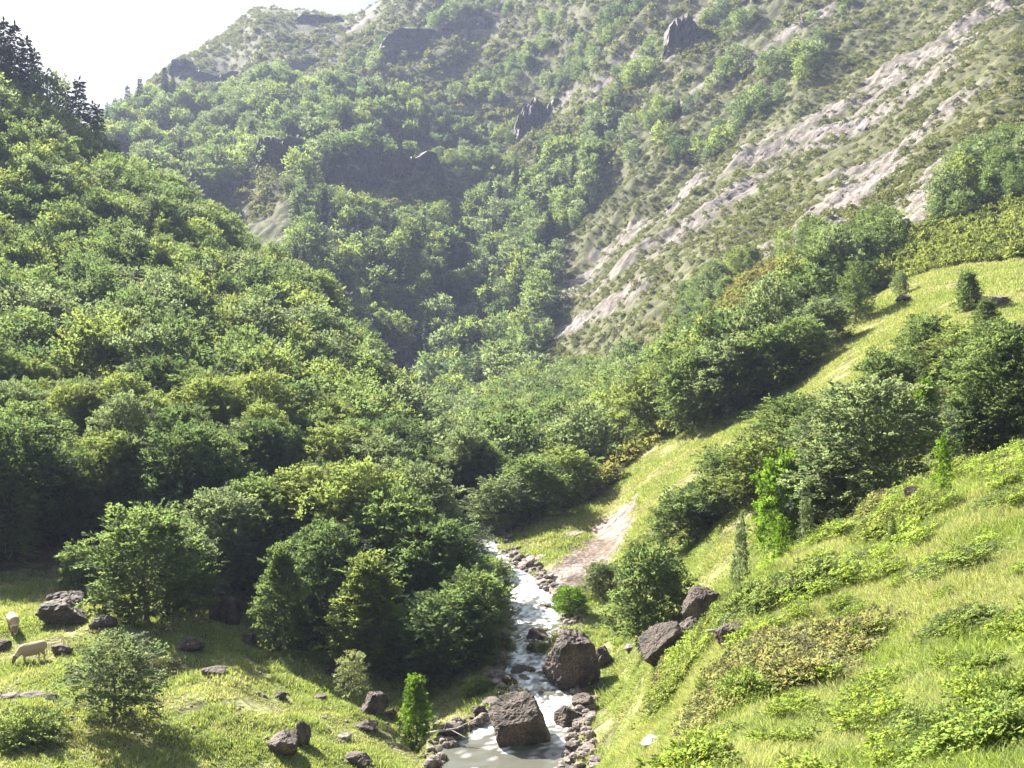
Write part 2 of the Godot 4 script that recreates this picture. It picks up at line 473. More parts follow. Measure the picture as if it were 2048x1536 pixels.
func build_materials() -> void:
	var g := StandardMaterial3D.new()
	g.resource_name = "turf and rock"
	g.vertex_color_use_as_albedo = true
	g.albedo_texture = grain(Color(0.66, 0.66, 0.64), Color(1, 1, 1), 0.03, 5)
	g.uv1_triplanar = true
	g.uv1_world_triplanar = true
	g.uv1_scale = Vector3.ONE * 0.13
	g.normal_enabled = true
	g.normal_texture = grain(Color.BLACK, Color.WHITE, 0.03, 6, 512, true, 9.0)
	g.normal_scale = 1.0
	g.roughness = 0.95
	g.metallic_specular = 0.2
	g.detail_enabled = true
	g.detail_blend_mode = BaseMaterial3D.BLEND_MODE_MUL
	g.detail_uv_layer = BaseMaterial3D.DETAIL_UV_2
	g.detail_albedo = grain(Color(0.62, 0.60, 0.56), Color(1, 1, 1), 0.035, 7)
	g.uv2_triplanar = true
	g.uv2_world_triplanar = true
	g.uv2_scale = Vector3.ONE * 0.017
	mat.ground = g
	var w := StandardMaterial3D.new()
	w.resource_name = "stream water with foam"
	w.vertex_color_use_as_albedo = true
	w.roughness = 0.16
	w.metallic_specular = 0.5
	mat.water = w
	# leaf colours
	mat.leaf = [
		leafy("beech leaves", Color(0.148, 0.202, 0.097)), leafy("beech leaves dark", Color(0.110, 0.160, 0.082)),
		leafy("beech leaves yellow green", Color(0.192, 0.240, 0.100)), leafy("beech leaves grey green", Color(0.170, 0.215, 0.138))]
	mat.bright = leafy("young leaves", Color(0.15, 0.25, 0.04))
	mat.willow = leafy("willow leaves", Color(0.24, 0.27, 0.17))
	mat.fir = leafy("fir needles", Color(0.045, 0.075, 0.034), 0.5)
	mat.scrub = leafy("scrub leaves", Color(0.20, 0.205, 0.105), 0.6)
	mat.wood = leafy("woodland leaves", Color(1, 1, 1))
	mat.fir_wood = leafy("fir needles in the woods", Color(1, 1, 1), 0.4)
	mat.shrub = leafy("shrub leaves", Color(0.215, 0.285, 0.10))
	mat.mat = leafy("juniper sprays", Color(0.19, 0.245, 0.105))
	mat.cobble = stony("stream cobbles", Color(0.42, 0.38, 0.36), Color(0.72, 0.67, 0.63), 1.2, 43)
	mat.grass = leafy("grass blades", Color(1, 1, 1), 1.0)
	var b := StandardMaterial3D.new()
	b.resource_name = "grey bark"
	b.albedo_texture = grain(Color(0.30, 0.27, 0.24), Color(0.48, 0.45, 0.41), 0.03, 21, 256)
	b.uv1_triplanar = true
	b.uv1_scale = Vector3(2, 0.5, 2)
	b.roughness = 0.9
	mat.bark = b
	mat.rock = stony("dark weathered rock", Color(0.24, 0.20, 0.175), Color(0.45, 0.39, 0.345), 0.95, 31)
	mat.pale = stony("pale limestone", Color(0.48, 0.44, 0.425), Color(0.70, 0.655, 0.635), 0.4, 33)
	mat.stone = stony("bleached stone", Color(0.62, 0.60, 0.57), Color(0.85, 0.83, 0.80), 1.5, 35)
	mat.cliff = stony("grey cliff rock", Color(0.32, 0.30, 0.29), Color(0.52, 0.48, 0.46), 0.08, 37)
	mat.moss = stony("mossy rock", Color(0.30, 0.28, 0.24), Color(0.42, 0.44, 0.22), 0.9, 39)
	mat.bank = stony("pinkish bank rock", Color(0.62, 0.54, 0.52), Color(0.80, 0.72, 0.69), 0.4, 41)


# ---------------------------------------------------------------- plants
func dir(r: RandomNumberGenerator) -> Vector3:
	var y := r.randf_range(-1, 1)
	var a := r.randf() * TAU
	var s := sqrt(1.0 - y * y)
	return Vector3(cos(a) * s, y, sin(a) * s)

func leaf(v: PackedVector3Array, c: PackedColorArray, at: Vector3, axis: Vector3, n: Vector3, long: float, wide: float, tone: Color) -> void:
	var side := axis.cross(n).normalized() * wide * 0.5
	var tip := at + axis * long
	var mid := at + axis * long * 0.45 - n * wide * 0.12
	v.append(at); v.append(mid + side); v.append(tip)
	v.append(at); v.append(tip); v.append(mid - side)
	for k in 6: c.append(tone)

# radius of a crown at share t of its height
func outline(shape: String, t: float) -> float:
	match shape:
		"round": return sqrt(maxf(0.0, 1.0 - pow(absf(t - 0.42) / 0.6, 2.3)))
		"cone": return pow(1.0 - t, 0.95) * (0.65 + 0.35 * smoothstep(0.0, 0.22, t)) + 0.03
		"egg": return sqrt(maxf(0.0, 1.0 - pow(absf(t - 0.33) / 0.69, 2.0)))
		"mound": return sqrt(maxf(0.0, 1.0 - t * t))
	return 1.0

# a crown: boughs spread over its outline, each carrying feathery sprays that point outwards, each spray set with leaves
func crown(number: int, shape: String, low: float, high: float, radius: float, boughs: int, sprays: int, leaves: int, size: float, long: float) -> ArrayMesh:
	var r := RandomNumberGenerator.new()
	r.seed = number
	var v := PackedVector3Array()
	var c := PackedColorArray()
	var lobes := noise(0.5, 2, number)
	for i in boughs:
		var t := clampf((i + r.randf()) / boughs, 0.0, 1.0)
		var a := i * 2.39996 + r.randf_range(-0.6, 0.6)
		var out := Vector3(cos(a), 0, sin(a))
		var edge := radius * outline(shape, t) * (1.0 + (0.2 if shape == "cone" else 0.5) * lobes.get_noise_2d(cos(a) * 2.0 + t * 4.0, sin(a) * 2.0 + t))
		var share := 1.0 - 0.6 * pow(r.randf(), 1.8)
		var middle := out * edge * share * 0.86 + Vector3.UP * lerpf(low, high, t)
		var wide := long * 1.5 * r.randf_range(0.7, 1.3)
		var tone0 := r.randf_range(0.82, 1.18)
		var rise := r.randf_range(0.0, 0.5) + 0.5 * t
		for j in sprays:
			var off := dir(r) * pow(r.randf(), 0.5) * Vector3(wide, wide * 0.85, wide)
			var fwd := (out * 0.6 + off / wide * 0.85 + Vector3.UP * rise + dir(r) * 0.45).normalized()
			var n := (Vector3.UP * 0.9 + out * 0.4 + dir(r) * 0.6)
			n = (n - fwd * n.dot(fwd)).normalized()
			var side := fwd.cross(n)
			var s := long * r.randf_range(0.6, 1.2)
			var tone := tone0 * r.randf_range(0.85, 1.15)
			var warm := r.randf_range(0.88, 1.15)
			for k in leaves:
				var q := (k + r.randf()) / leaves
				var lat := (1.0 - q * 0.8) * 0.42 * r.randf_range(-1, 1)
				var where := middle + off + (fwd * q + side * lat + Vector3.DOWN * 0.22 * q * q + n * r.randf_range(-0.08, 0.08)) * s
				var axis := (fwd * 0.7 + side * signf(lat) * 0.7 + dir(r) * 0.4).normalized()
				var ln := (n + dir(r) * 0.5)
				ln = (ln - axis * ln.dot(axis)).normalized()
				var g := tone * r.randf_range(0.8, 1.2)
				leaf(v, c, where, axis, ln, size * r.randf_range(0.7, 1.3), size * r.randf_range(0.45, 0.75), Color(g * warm, g, g))
	return soup(v, c)

func tube(v: PackedVector3Array, a: Vector3, b: Vector3, ra: float, rb: float, sides := 7) -> void:
	var ax := (b - a).normalized()
	var s := ax.cross(Vector3.RIGHT if absf(ax.x) < 0.8 else Vector3.FORWARD).normalized()
	var w := ax.cross(s)
	for k in sides:
		var p := (s * cos(TAU * k / sides) + w * sin(TAU * k / sides))
		var q := (s * cos(TAU * (k + 1) / sides) + w * sin(TAU * (k + 1) / sides))
		for x in [a + p * ra, b + p * rb, a + q * ra, a + q * ra, b + p * rb, b + q * rb]: v.append(x)

func trunk(number: int, height: float, thick: float, limbs: int, reach: float, first := 0.25, lean := 0.06) -> ArrayMesh:
	var r := RandomNumberGenerator.new()
	r.seed = number
	var v := PackedVector3Array()
	var at := Vector3(0, -0.5, 0)
	var n := 7
	var pts := [at]
	for i in n:
		at += Vector3(r.randf_range(-lean, lean) * height, (height * 0.92 + 0.5) / n, r.randf_range(-lean, lean) * height) * Vector3(0.4, 1, 0.4)
		pts.append(at)
	for i in n:
		tube(v, pts[i], pts[i + 1], thick * (1.0 - 0.9 * i / n) * (1.35 if i == 0 else 1.0), thick * (1.0 - 0.9 * (i + 1) / n))
	for i in limbs:
		var t := lerpf(first, 0.9, (i + 0.5) / limbs)
		var k := t * n
		var from: Vector3 = pts[int(k)].lerp(pts[mini(int(k) + 1, n)], k - int(k))
		var a := i * 2.4 + r.randf() * 0.6
		var l := reach * (1.05 - t * 0.6) * r.randf_range(0.7, 1.0)
		var mid := from + Vector3(cos(a) * l * 0.5, l * 0.28, sin(a) * l * 0.5)
		var end := mid + Vector3(cos(a + 0.2) * l * 0.45, l * 0.22, sin(a + 0.2) * l * 0.45)
		var w := thick * (1.0 - 0.85 * t) * 0.55
		tube(v, from, mid, w, w * 0.6, 5)
		tube(v, mid, end, w * 0.6, w * 0.15, 5)
	return soup(v)

# a conifer: whorls of drooping boughs set with needle sprays
func conifer(number: int, height: float, radius: float, whorls: int, sprays: int, size: float) -> ArrayMesh:
	var r := RandomNumberGenerator.new()
	r.seed = number
	var v := PackedVector3Array()
	var c := PackedColorArray()
	for w in whorls:
		var t := pow((w + 0.3) / whorls, 0.9)
		var n := 5 + int(3.0 * (1.0 - t))
		for b in n:
			var a := TAU * b / n + w * 0.9 + r.randf_range(-0.25, 0.25)
			var l := radius * pow(1.0 - t, 0.8) * r.randf_range(0.65, 1.12) + 0.1 * radius
			var out := Vector3(cos(a), 0, sin(a))
			var side := Vector3(-sin(a), 0, cos(a))
			var y := lerpf(height * 0.1, height, t) + r.randf_range(-0.02, 0.02) * height
			var g0 := r.randf_range(0.75, 1.25)
			var m := maxi(3, int(sprays * (1.0 - t * 0.7)))
			for k in m:
				var q := (k + r.randf()) / m
				var at := out * l * q + Vector3.UP * (y - l * (0.18 * q + 0.30 * q * q) + l * 0.2 * maxf(0.0, q - 0.7))
				for s in [-1.0, 1.0]:
					var axis: Vector3 = (side * s * 0.8 + out * 0.7 + dir(r) * 0.25 + Vector3.DOWN * 0.12).normalized()
					var nn := (Vector3.UP + dir(r) * 0.4)
					nn = (nn - axis * nn.dot(axis)).normalized()
					var g := g0 * r.randf_range(0.8, 1.2)
					leaf(v, c, at, axis, nn, size * (1.2 - 0.6 * q) * r.randf_range(0.7, 1.2), size * 0.42, Color(g, g, g))
	for k in 6:
		leaf(v, c, Vector3(0, height * 0.97, 0), (Vector3.UP + dir(r) * 0.3).normalized(), dir(r), size * 0.9, size * 0.3, Color(1, 1, 1))
	return soup(v, c)

func blades(number: int, count: int, radius: float, tall: float, wide: float, tones: Array, droop := 0.5) -> ArrayMesh:
	var r := RandomNumberGenerator.new()
	r.seed = number
	var v := PackedVector3Array()
	var c := PackedColorArray()
	for i in count:
		var q := sqrt(r.randf()) * radius
		var a := r.randf() * TAU
		var at := Vector3(cos(a) * q, -0.06, sin(a) * q)
		var h := tall * r.randf_range(0.45, 1.15)
		var lean := Vector3(r.randf_range(-1, 1), 0, r.randf_range(-1, 1)) * droop * h
		var b := r.randf() * TAU
		var w := Vector3(cos(b), 0, sin(b)) * wide * r.randf_range(0.6, 1.2)
		var tone: Color = tones[r.randi() % tones.size()]
		tone = tone * r.randf_range(0.75, 1.2)
		var mid := at + Vector3.UP * h * 0.6 + lean * 0.35
		for x in [at - w, at + w, mid + w * 0.6, at - w, mid + w * 0.6, mid - w * 0.6, mid - w * 0.6, mid + w * 0.6, at + Vector3.UP * h + lean]:
			v.append(x)
			c.append(tone)
	return soup(v, c)


# ---------------------------------------------------------------- rocks
# a boulder: a ball cut flat by random planes, then roughened
func boulder(number: int, size: Vector3, cuts: int, rough: float, rings := 26, given := []) -> ArrayMesh:
	var r := RandomNumberGenerator.new()
	r.seed = number
	var planes := []
	for g in given: planes.append([Vector3(g[0], g[1], g[2]).normalized(), g[3]])
	for i in cuts: planes.append([dir(r), r.randf_range(0.62, 0.98)])
	var n1 := noise(1.1, 4, number)
	var n2 := noise(4.5, 3, number + 7)
	var n3 := noise(3.0, 2, number + 9, true)
	var ball := SphereMesh.new()
	ball.radius = 1.0
	ball.height = 2.0
	ball.radial_segments = rings * 2
	ball.rings = rings
	var a := ball.get_mesh_arrays()
	var src: PackedVector3Array = a[Mesh.ARRAY_VERTEX]
	var p := PackedVector3Array()
	for q in src:
		var e := q.normalized()
		var d := 1.1
		for pl in planes:
			var k: float = e.dot(pl[0])
			if k > 0.05: d = minf(d, pl[1] / k)
		d *= 1.0 + rough * n1.get_noise_3dv(e) + rough * 0.6 * n2.get_noise_3dv(e) - 0.035 * smoothstep(0.55, 0.95, n3.get_noise_3d(e.x * 0.7, e.y * 1.6, e.z * 0.7))
		p.append(e * d * size)
	var v := PackedVector3Array()
	for i in a[Mesh.ARRAY_INDEX]: v.append(p[i])
	return soup(v)


# ---------------------------------------------------------------- trees
var kit := {}          # ready-made trunks and crowns: kind -> [[trunk, crown], ...], all 10 m tall and 4 m in radius
var wood := []         # candidates for the woods: [position, height, width, kind, region, tone]

func build_kit() -> void:
	kit.small = []
	for k in 4:
		kit.small.append([trunk(100 + k, 10.0, 0.2, 9, 3.2, 0.2), crown(110 + k, ["round", "egg", "egg", "round"][k], 0.9 + 0.4 * (k % 2), 9.2, 3.5, 60, 14, 20, 0.33, 1.1)])
	kit.cone = []
	for k in 2:
		kit.cone.append([trunk(120 + k, 10.0, 0.18, 10, 2.6, 0.15), crown(130 + k, "cone", 0.4, 9.4, 3.5, 80, 12, 18, 0.29, 0.75)])
	kit.big = []
	for k in 4:
		kit.big.append([trunk(140 + k, 10.0, 0.24, 12, 3.4, 0.15), crown(150 + k, ["egg", "round", "round", "egg"][k], 0.9, 9.4, 3.6, 105, 14, 20, 0.235, 0.82)])
	kit.mid = []
	for k in 5:
		kit.mid.append([trunk(160 + k, 10.0, 0.2, 5, 3.0, 0.3), crown(170 + k, ["round", "egg", "egg", "round", "cone"][k], 1.0, 9.4, 3.5, 46, 11, 10, 0.45, 1.2)])
	kit.far = []
	for k in 4:
		kit.far.append([trunk(180 + k, 10.0, 0.2, 3, 3.0, 0.3), crown(190 + k, ["round", "egg", "round", "egg"][k], 0.8, 9.4, 3.7, 32, 8, 6, 0.8, 1.45)])
	kit.fir = []
	for k in 2:
		kit.fir.append([trunk(200 + k, 10.0, 0.16, 0, 0.0), conifer(210 + k, 10.0, 2.3, 22, 10, 0.75)])
	kit.fir_near = [[trunk(205, 10.0, 0.14, 0, 0.0), conifer(215, 10.0, 2.4, 24, 12, 0.55)]]
	kit.open = [[trunk(220, 10.0, 0.16, 10, 4.0, 0.1, 0.03), crown(221, "round", 1.6, 9.2, 3.6, 50, 13, 20, 0.31, 1.1)]]
	kit.spindly = [[trunk(222, 10.0, 0.12, 10, 1.5, 0.1), crown(223, "cone", 0.8, 9.6, 2.2, 30, 7, 14, 0.40, 0.9)]]
	kit.willow = [[trunk(224, 10.0, 0.09, 7, 2.4, 0.35, 0.05), crown(225, "round", 4.0, 9.6, 3.0, 36, 9, 18, 0.30, 0.9)]]

func plant(called: String, kind: String, at: Vector3, h: float, w: float, m: Material, label: String, category := "tree", group := "", pick := -1) -> Node3D:
	var set_: Array = kit[kind]
	var k: int = pick if pick >= 0 else rng.randi() % set_.size()
	var o := thing(called, at, label, category, group)
	o.rotation.y = rng.randf() * TAU
	o.scale = Vector3(w / 8.0, h / 10.0, w / 8.0)
	part("trunk", set_[k][0], mat.bark, o)
	part("crown", set_[k][1], m, o)
	return o

# single trees one can point to: bearing, foot, top and width as seen, kind, leaf tone, label; range where the foot is hidden
func build_trees() -> void:
	var L: Array = mat.leaf
	var few := [
		[228, 1446, 1272, 185, "open", L[3], "small open tree with visible trunk standing alone on the grazed meadow near the cows"],
		[832, 1492, 1352, 92, "cone", mat.bright, "small bright green bushy tree at the meadow's edge beside the stream"],
		[704, 1424, 1308, 82, "willow", mat.willow, "slender pale grey-green sapling with two thin stems beside a dark rock"],
		[738, 1345, 1112, 235, "cone", L[2], "broad cone-shaped leafy tree in front of the big dark clump by the stream"],
		[562, 1300, 1092, 150, "cone", L[0], "dense dark cone-shaped tree standing apart at the upper edge of the meadow"],
		[290, 1240, 1020, 225, "small", L[0], "wide rounded tree with branches to the ground above the meadow rocks"],
		[155, 1192, 1088, 80, "small", L[0], "small bushy tree behind the dark boulders on the meadow"],
		[372, 1225, 1060, 130, "small", L[3], "leafy tree leaning out beside the wide rounded tree above the meadow"],
		[440, 1215, 985, 210, "big", L[3], "grey-green tree at the uphill end of the big clump by the stream", 92],
		[520, 1215, 960, 230, "big", L[0], "tall rounded tree in the uphill half of the big clump", 97],
		[620, 1225, 935, 260, "big", L[2], "tallest yellow-green tree in the middle of the big clump", 98],
		[720, 1225, 930, 260, "big", L[2], "yellow-green tree crowning the middle of the clump by the stream", 95],
		[800, 1290, 985, 250, "big", L[0], "large tree on the stream side of the big clump", 91],
		[880, 1310, 1045, 240, "big", L[1], "large dark tree overhanging the shaded bank", 87],
		[650, 1270, 1050, 210, "big", L[1], "dark tree in shade between the two cone-shaped trees", 86],
		[950, 1335, 1150, 150, "small", L[0], "leafy tree hanging over the stream across from the mossy boulder", 79],
		[890, 1370, 1190, 200, "small", L[1], "low dark tree at the foot of the big clump beside the stream", 77],
		[985, 1235, 1120, 90, "small", L[2], "light green bush overhanging the upper rapids", 92],
		[1296, 1300, 1098, 165, "small", L[0], "young leafy tree on the bank just above the tilted slab rock"],
		[1200, 1195, 1125, 70, "small", L[3], "small tree below the pale rock scar on the stream bank"],
		[1375, 1170, 1030, 140, "small", L[0], "broad tree beside the pale rock scar above the stream bank", 86],
		[1395, 1130, 1015, 110, "small", L[3], "grey-green tree uphill of the broad tree near the rock scar", 88],
		[1300, 1150, 1095, 90, "small", L[2], "low leafy bush at the lower end of the rock scar", 88],
		[1482, 1190, 1035, 60, "spindly", L[3], "thin pale spindly tree in the bright grassy hollow", 60],
		[1562, 1135, 1035, 72, "spindly", mat.bright, "small bright pointed tree at the edge of the dark hollow"],
		[1612, 1100, 1000, 60, "spindly", L[3], "slim pale sapling against the large dark tree"],
		[1786, 1105, 1032, 52, "fir_near", L[0], "small pointed sapling on the grassy crest"],
		[1470, 1170, 1120, 40, "spindly", L[0], "tiny sapling below the spindly tree in the hollow"],
		[1455, 1010, 900, 140, "small", L[0], "rounded tree at the downhill end of the row below the meadow", 84],
		[1520, 1030, 872, 160, "small", L[2], "light green tree in the lower row under the sloping meadow", 80],
		[1590, 985, 803, 190, "big", L[0], "large rounded tree below the sloping meadow with its top against the grass", 84],
		[1565, 1085, 915, 120, "small", mat.bright, "yellow-green young tree at the dark mouth of the hollow", 66],
		[1655, 1010, 815, 180, "big", L[0], "large tree just uphill of the rounded one below the meadow", 80],
		[1735, 1085, 765, 300, "big", L[3], "very large dark tree with a black shaded underside in the hollow", 64],
		[1640, 1080, 880, 170, "small", L[3], "greyish tree on the downhill flank of the very large dark tree", 66],
		[1770, 900, 705, 130, "small", L[0], "tree whose top stands against the meadow above the hollow", 86],
		[1855, 860, 636, 120, "small", L[0], "upright tree in the upper row beside the sloping meadow", 88],
		[1800, 960, 780, 110, "small", L[2], "light green tree in the middle of the hollow's wood", 76],
		[1850, 985, 760, 90, "cone", mat.bright, "bright yellow-green slim tree in the middle of the wood", 74],
		[1885, 1000, 880, 75, "spindly", mat.bright, "bright slim young tree at the foot of the wood in the hollow"],
		[1930, 900, 700, 150, "small", L[2], "light green tree behind the tall dark one near the crest", 84],
		[2000, 960, 650, 230, "big", L[0], "tall broad tree at the uphill end of the hollow", 66],
		[2070, 930, 670, 200, "big", L[1], "tall dark tree rising behind the grassy crest", 64],
		[1935, 990, 800, 120, "small", L[1], "dark tree under the tall broad one in the hollow", 66],
		[1700, 960, 800, 130, "small", L[2], "light green tree behind the very large dark tree", 82],
		[1937, 625, 543, 78, "cone", L[0], "small dense round tree alone on the upper meadow"],
		[1972, 672, 598, 82, "cone", L[0], "small dense tree just below the lone round one on the meadow"],
		[1646, 700, 600, 110, "small", L[3], "tree at the uphill end of the row along the meadow's upper edge"],
		[1590, 748, 640, 130, "small", L[0], "second tree from the uphill end of the row above the meadow"],
		[1528, 795, 660, 140, "small", L[0], "middle tree of the row along the meadow's upper edge"],
		[1455, 838, 680, 150, "small", L[3], "broad tree in the row casting deep shade on the meadow's edge"],
		[1385, 862, 700, 150, "small", L[0], "tree near the lower end of the row above the meadow"],
		[1308, 885, 735, 130, "small", L[2], "lowest tree of the row above the meadow"],
		[1668, 612, 465, 110, "small", L[3], "tall grey-green tree where the meadow meets the scrubby hillside"],
		[1712, 648, 528, 66, "open", L[0], "slim tree with a bare lower trunk on the upper meadow"],
		[1800, 598, 545, 34, "open", L[3], "thin leaning sapling rising from a rock on the upper meadow"],
		[1745, 565, 535, 50, "small", L[1], "small dark bush with pale stones under it beside the meadow"],
		[1130, 1100, 985, 150, "small", L[2], "light green tree above the grassy stream bank", 128],
		[1060, 1090, 960, 150, "small", L[0], "tree above the upper rapids on the far bank", 122],
		[1000, 1120, 985, 130, "small", L[3], "grey-green tree where the stream comes out of the gorge", 118],
		[1140, 1235, 1190, 70, "small", mat.bright, "bright low bush on the bank beside the pool"],
	]
	for t in few:
		var at: Vector3 = spot(t[0], t[7]) if t.size() > 7 else site(t[0], t[1])
		var d := -at.z
		var top: float = -(t[2] - 768.0) / F * d
		var w: float = t[3] / F * d
		var h := clampf(maxf(top - at.y, w * 0.8), 0.8, 30.0)
		var called := "sapling" if h < 3.2 else "willow_sapling" if t[4] == "willow" else "beech_tree"
		plant(called, t[4], at, h, w, t[5], t[6])
	lap("single trees")

func stand(region: String, poly: PackedVector2Array, gap: float, h0: float, h1: float, firs: float, mask := 0.0) -> void:
	var lo := Vector2(1e9, 1e9)
	var hi := -lo
	for p in poly:
		var q := plan(p.x, p.y)
		lo = lo.min(q)
		hi = hi.max(q)
	var z := lo.y
	while z < hi.y:
		var x := lo.x
		while x < hi.x:
			var px := x + rng.randf_range(-0.45, 0.45) * gap
			var pz := z + rng.randf_range(-0.45, 0.45) * gap
			x += gap
			var u := bearing_of(px, pz)
			if not inside(poly, u, -pz): continue
			if mask > 0.0 and n_patch.get_noise_2d((px * 0.92 + pz * 0.39) * 0.14, (px * 0.39 - pz * 0.92) * 0.4) < mask - 0.5 + rng.randf_range(-0.06, 0.06): continue
			var h := lerpf(h0, h1, pow(rng.randf(), 1.3))
			var at := Vector3(px, ground(px, pz), pz)
			if hidden(at, h) or u < -60.0 - h * F / -pz * 0.5 or u > 2108.0 + h * F / -pz * 0.5: continue
			var behind := false
			for k in crags:
				if absf(u - k.x) < k.z and -pz > k.y * 0.92 and -pz < k.y * 1.015: behind = true
			if behind: continue
			var fir := rng.randf() < firs * (1.0 + 2.0 * n_broad.get_noise_2d(px * 3.0, pz * 3.0))
			wood.append([at, h * (1.15 if fir else 1.0), h * rng.randf_range(0.66, 1.0), "fir" if fir else "broad", region, rng.randi() % 4])
		z += gap

func build_woods() -> void:
	stand("slope", PackedVector2Array([Vector2(-400, 95), Vector2(0, 96), Vector2(300, 99), Vector2(420, 104), Vector2(620, 106), Vector2(850, 98), Vector2(925, 95), Vector2(938, 104), Vector2(898, 124), Vector2(838, 172), Vector2(768, 216), Vector2(690, 256), Vector2(600, 292), Vector2(450, 330), Vector2(300, 352), Vector2(0, 372), Vector2(-400, 372)]), 5.2, 7.0, 12.0, 0.02)
	stand("gorge", PackedVector2Array([Vector2(930, 124), Vector2(1120, 130), Vector2(1210, 143), Vector2(1300, 147), Vector2(1380, 142), Vector2(1500, 136), Vector2(1640, 148), Vector2(1660, 172), Vector2(1500, 176), Vector2(1380, 205), Vector2(1250, 275), Vector2(1080, 330), Vector2(880, 330), Vector2(900, 200)]), 5.0, 7.0, 11.5, 0.0)
	stand("ravine", PackedVector2Array([Vector2(1340, 240), Vector2(1560, 250), Vector2(1720, 200), Vector2(1800, 185), Vector2(1790, 178), Vector2(1700, 172), Vector2(1650, 185), Vector2(1600, 240), Vector2(1450, 260), Vector2(1360, 290)]), 4.6, 5.0, 9.0, 0.0)
	stand("upper", PackedVector2Array([Vector2(1870, 196), Vector2(2130, 185), Vector2(2130, 235), Vector2(1990, 240), Vector2(1880, 225)]), 4.8, 5.0, 9.0, 0.0)
	stand("basin", PackedVector2Array([Vector2(560, 400), Vector2(740, 370), Vector2(900, 335), Vector2(1060, 340), Vector2(1100, 400), Vector2(1090, 470), Vector2(1180, 540), Vector2(1250, 640), Vector2(1000, 640), Vector2(800, 560), Vector2(600, 560)]), 7.8, 8.5, 15.5, 0.42)
	stand("saddle", PackedVector2Array([Vector2(150, 640), Vector2(420, 600), Vector2(600, 580), Vector2(820, 640), Vector2(840, 800), Vector2(620, 880), Vector2(420, 900), Vector2(320, 900), Vector2(190, 880), Vector2(120, 860)]), 10.0, 11.0, 18.0, 0.12, 0.36)
	stand("mountain", PackedVector2Array([Vector2(560, 560), Vector2(1080, 560), Vector2(1240, 560), Vector2(1400, 480), Vector2(1560, 440), Vector2(1760, 600), Vector2(1500, 760), Vector2(1100, 900), Vector2(800, 960), Vector2(620, 900)]), 8.0, 5.0, 12.0, 0.02, 0.55)
	# firs against the sky
	for t in [[-22, 330, 40], [8, 334, 38], [30, 332, 36], [54, 330, 75], [0, 318, 70], [70, 332, 100], [158, 330, 146], [128, 332, 165], [184, 334, 205], [197, 335, 212], [330, 880, 130], [230, 850, 180], [255, 860, 165], [280, 870, 155], [215, 840, 195]]:
		var at := spot(t[0], t[1])
		var h := clampf(-(t[2] - 768.0) / F * t[1] - at.y, 5.0, 30.0)
		wood.append([at, h, h * 0.66, "fir", "slope" if t[1] < 500 else "saddle", 0])
	plant("beech_tree", "mid", spot(96, 326), 22.0, 13.0, mat.leaf[3], "tall airy tree standing against the sky on the crest beside the firs", "tree")
	wood.sort_custom(func(a, b): return a[1] / -a[0].z > b[1] / -b[0].z)
	lap("stands")
	var where := {"slope": "the steep wood above the cows", "gorge": "the gorge wood behind the stream", "ravine": "the ravine behind the scrubby knoll", "upper": "the thicket above the upper meadow",
		"basin": "the mixed wood below the hazy mountain", "saddle": "the hazy wood under the rocky peak", "mountain": "the leafy strips across the mountainside"}
	var ends := {"slope": ["cow side", "middle", "gorge side", 300, 620], "gorge": ["stream end", "middle", "meadow end", 1130, 1400], "ravine": ["lower end", "middle", "meadow end", 1500, 1680], "upper": ["cliff end", "middle", "top end", 1950, 2030],
		"basin": ["peak side", "middle", "scree side", 760, 950], "saddle": ["notch side", "middle", "scree side", 350, 600], "mountain": ["peak side", "middle", "scree side", 850, 1200]}
	var depth := {"slope": [150, 230], "gorge": [170, 230], "ravine": [200, 240], "upper": [200, 220], "basin": [430, 530], "saddle": [700, 800], "mountain": [650, 780]}
	var counts := {"broad": 0, "fir": 0}
	var rest := {}
	for t in wood:
		var d: float = -t[0].z
		var broad: bool = t[3] == "broad"
		if counts[t[3]] < (225 if broad else 280):
			counts[t[3]] += 1
			var u := bearing_of(t[0].x, t[0].z)
			var e: Array = ends[t[4]]
			var end: String = e[0] if u < e[3] else e[1] if u < e[4] else e[2]
			var height: String = "low in" if d < depth[t[4]][0] else "halfway up" if d < depth[t[4]][1] else "high in"
			if broad:
				var tone := ["mid green", "dark green", "yellow-green", "grey-green"]
				var size := "large" if t[1] > 10.5 else "small" if t[1] < 7.5 else "middle-sized"
				plant("beech_tree", "big" if d < 135.0 else "mid", t[0], t[1], t[2], mat.leaf[t[5]], "%s %s tree %s %s, %s" % [size, tone[t[5]], height, where[t[4]], end], "tree", "broadleaf trees in " + where[t[4]])
			else:
				plant("fir_tree", "fir", t[0], t[1], t[2] * 1.1, mat.fir, "%s dark fir %s %s, %s" % ["tall" if t[1] > 12.0 else "short", height, where[t[4]], end], "tree", "firs in " + where[t[4]])
		else:
			var key: String = t[4]
			if not rest.has(key): rest[key] = {}
			var k: String = "fir" if not broad else "mid" if d < 300.0 else "far"
			var pick: int = rng.randi() % kit[k].size()
			if not rest[key].has([k, pick]): rest[key][[k, pick]] = []
			rest[key][[k, pick]].append(t)
	print("trees ", wood.size(), " ", counts)
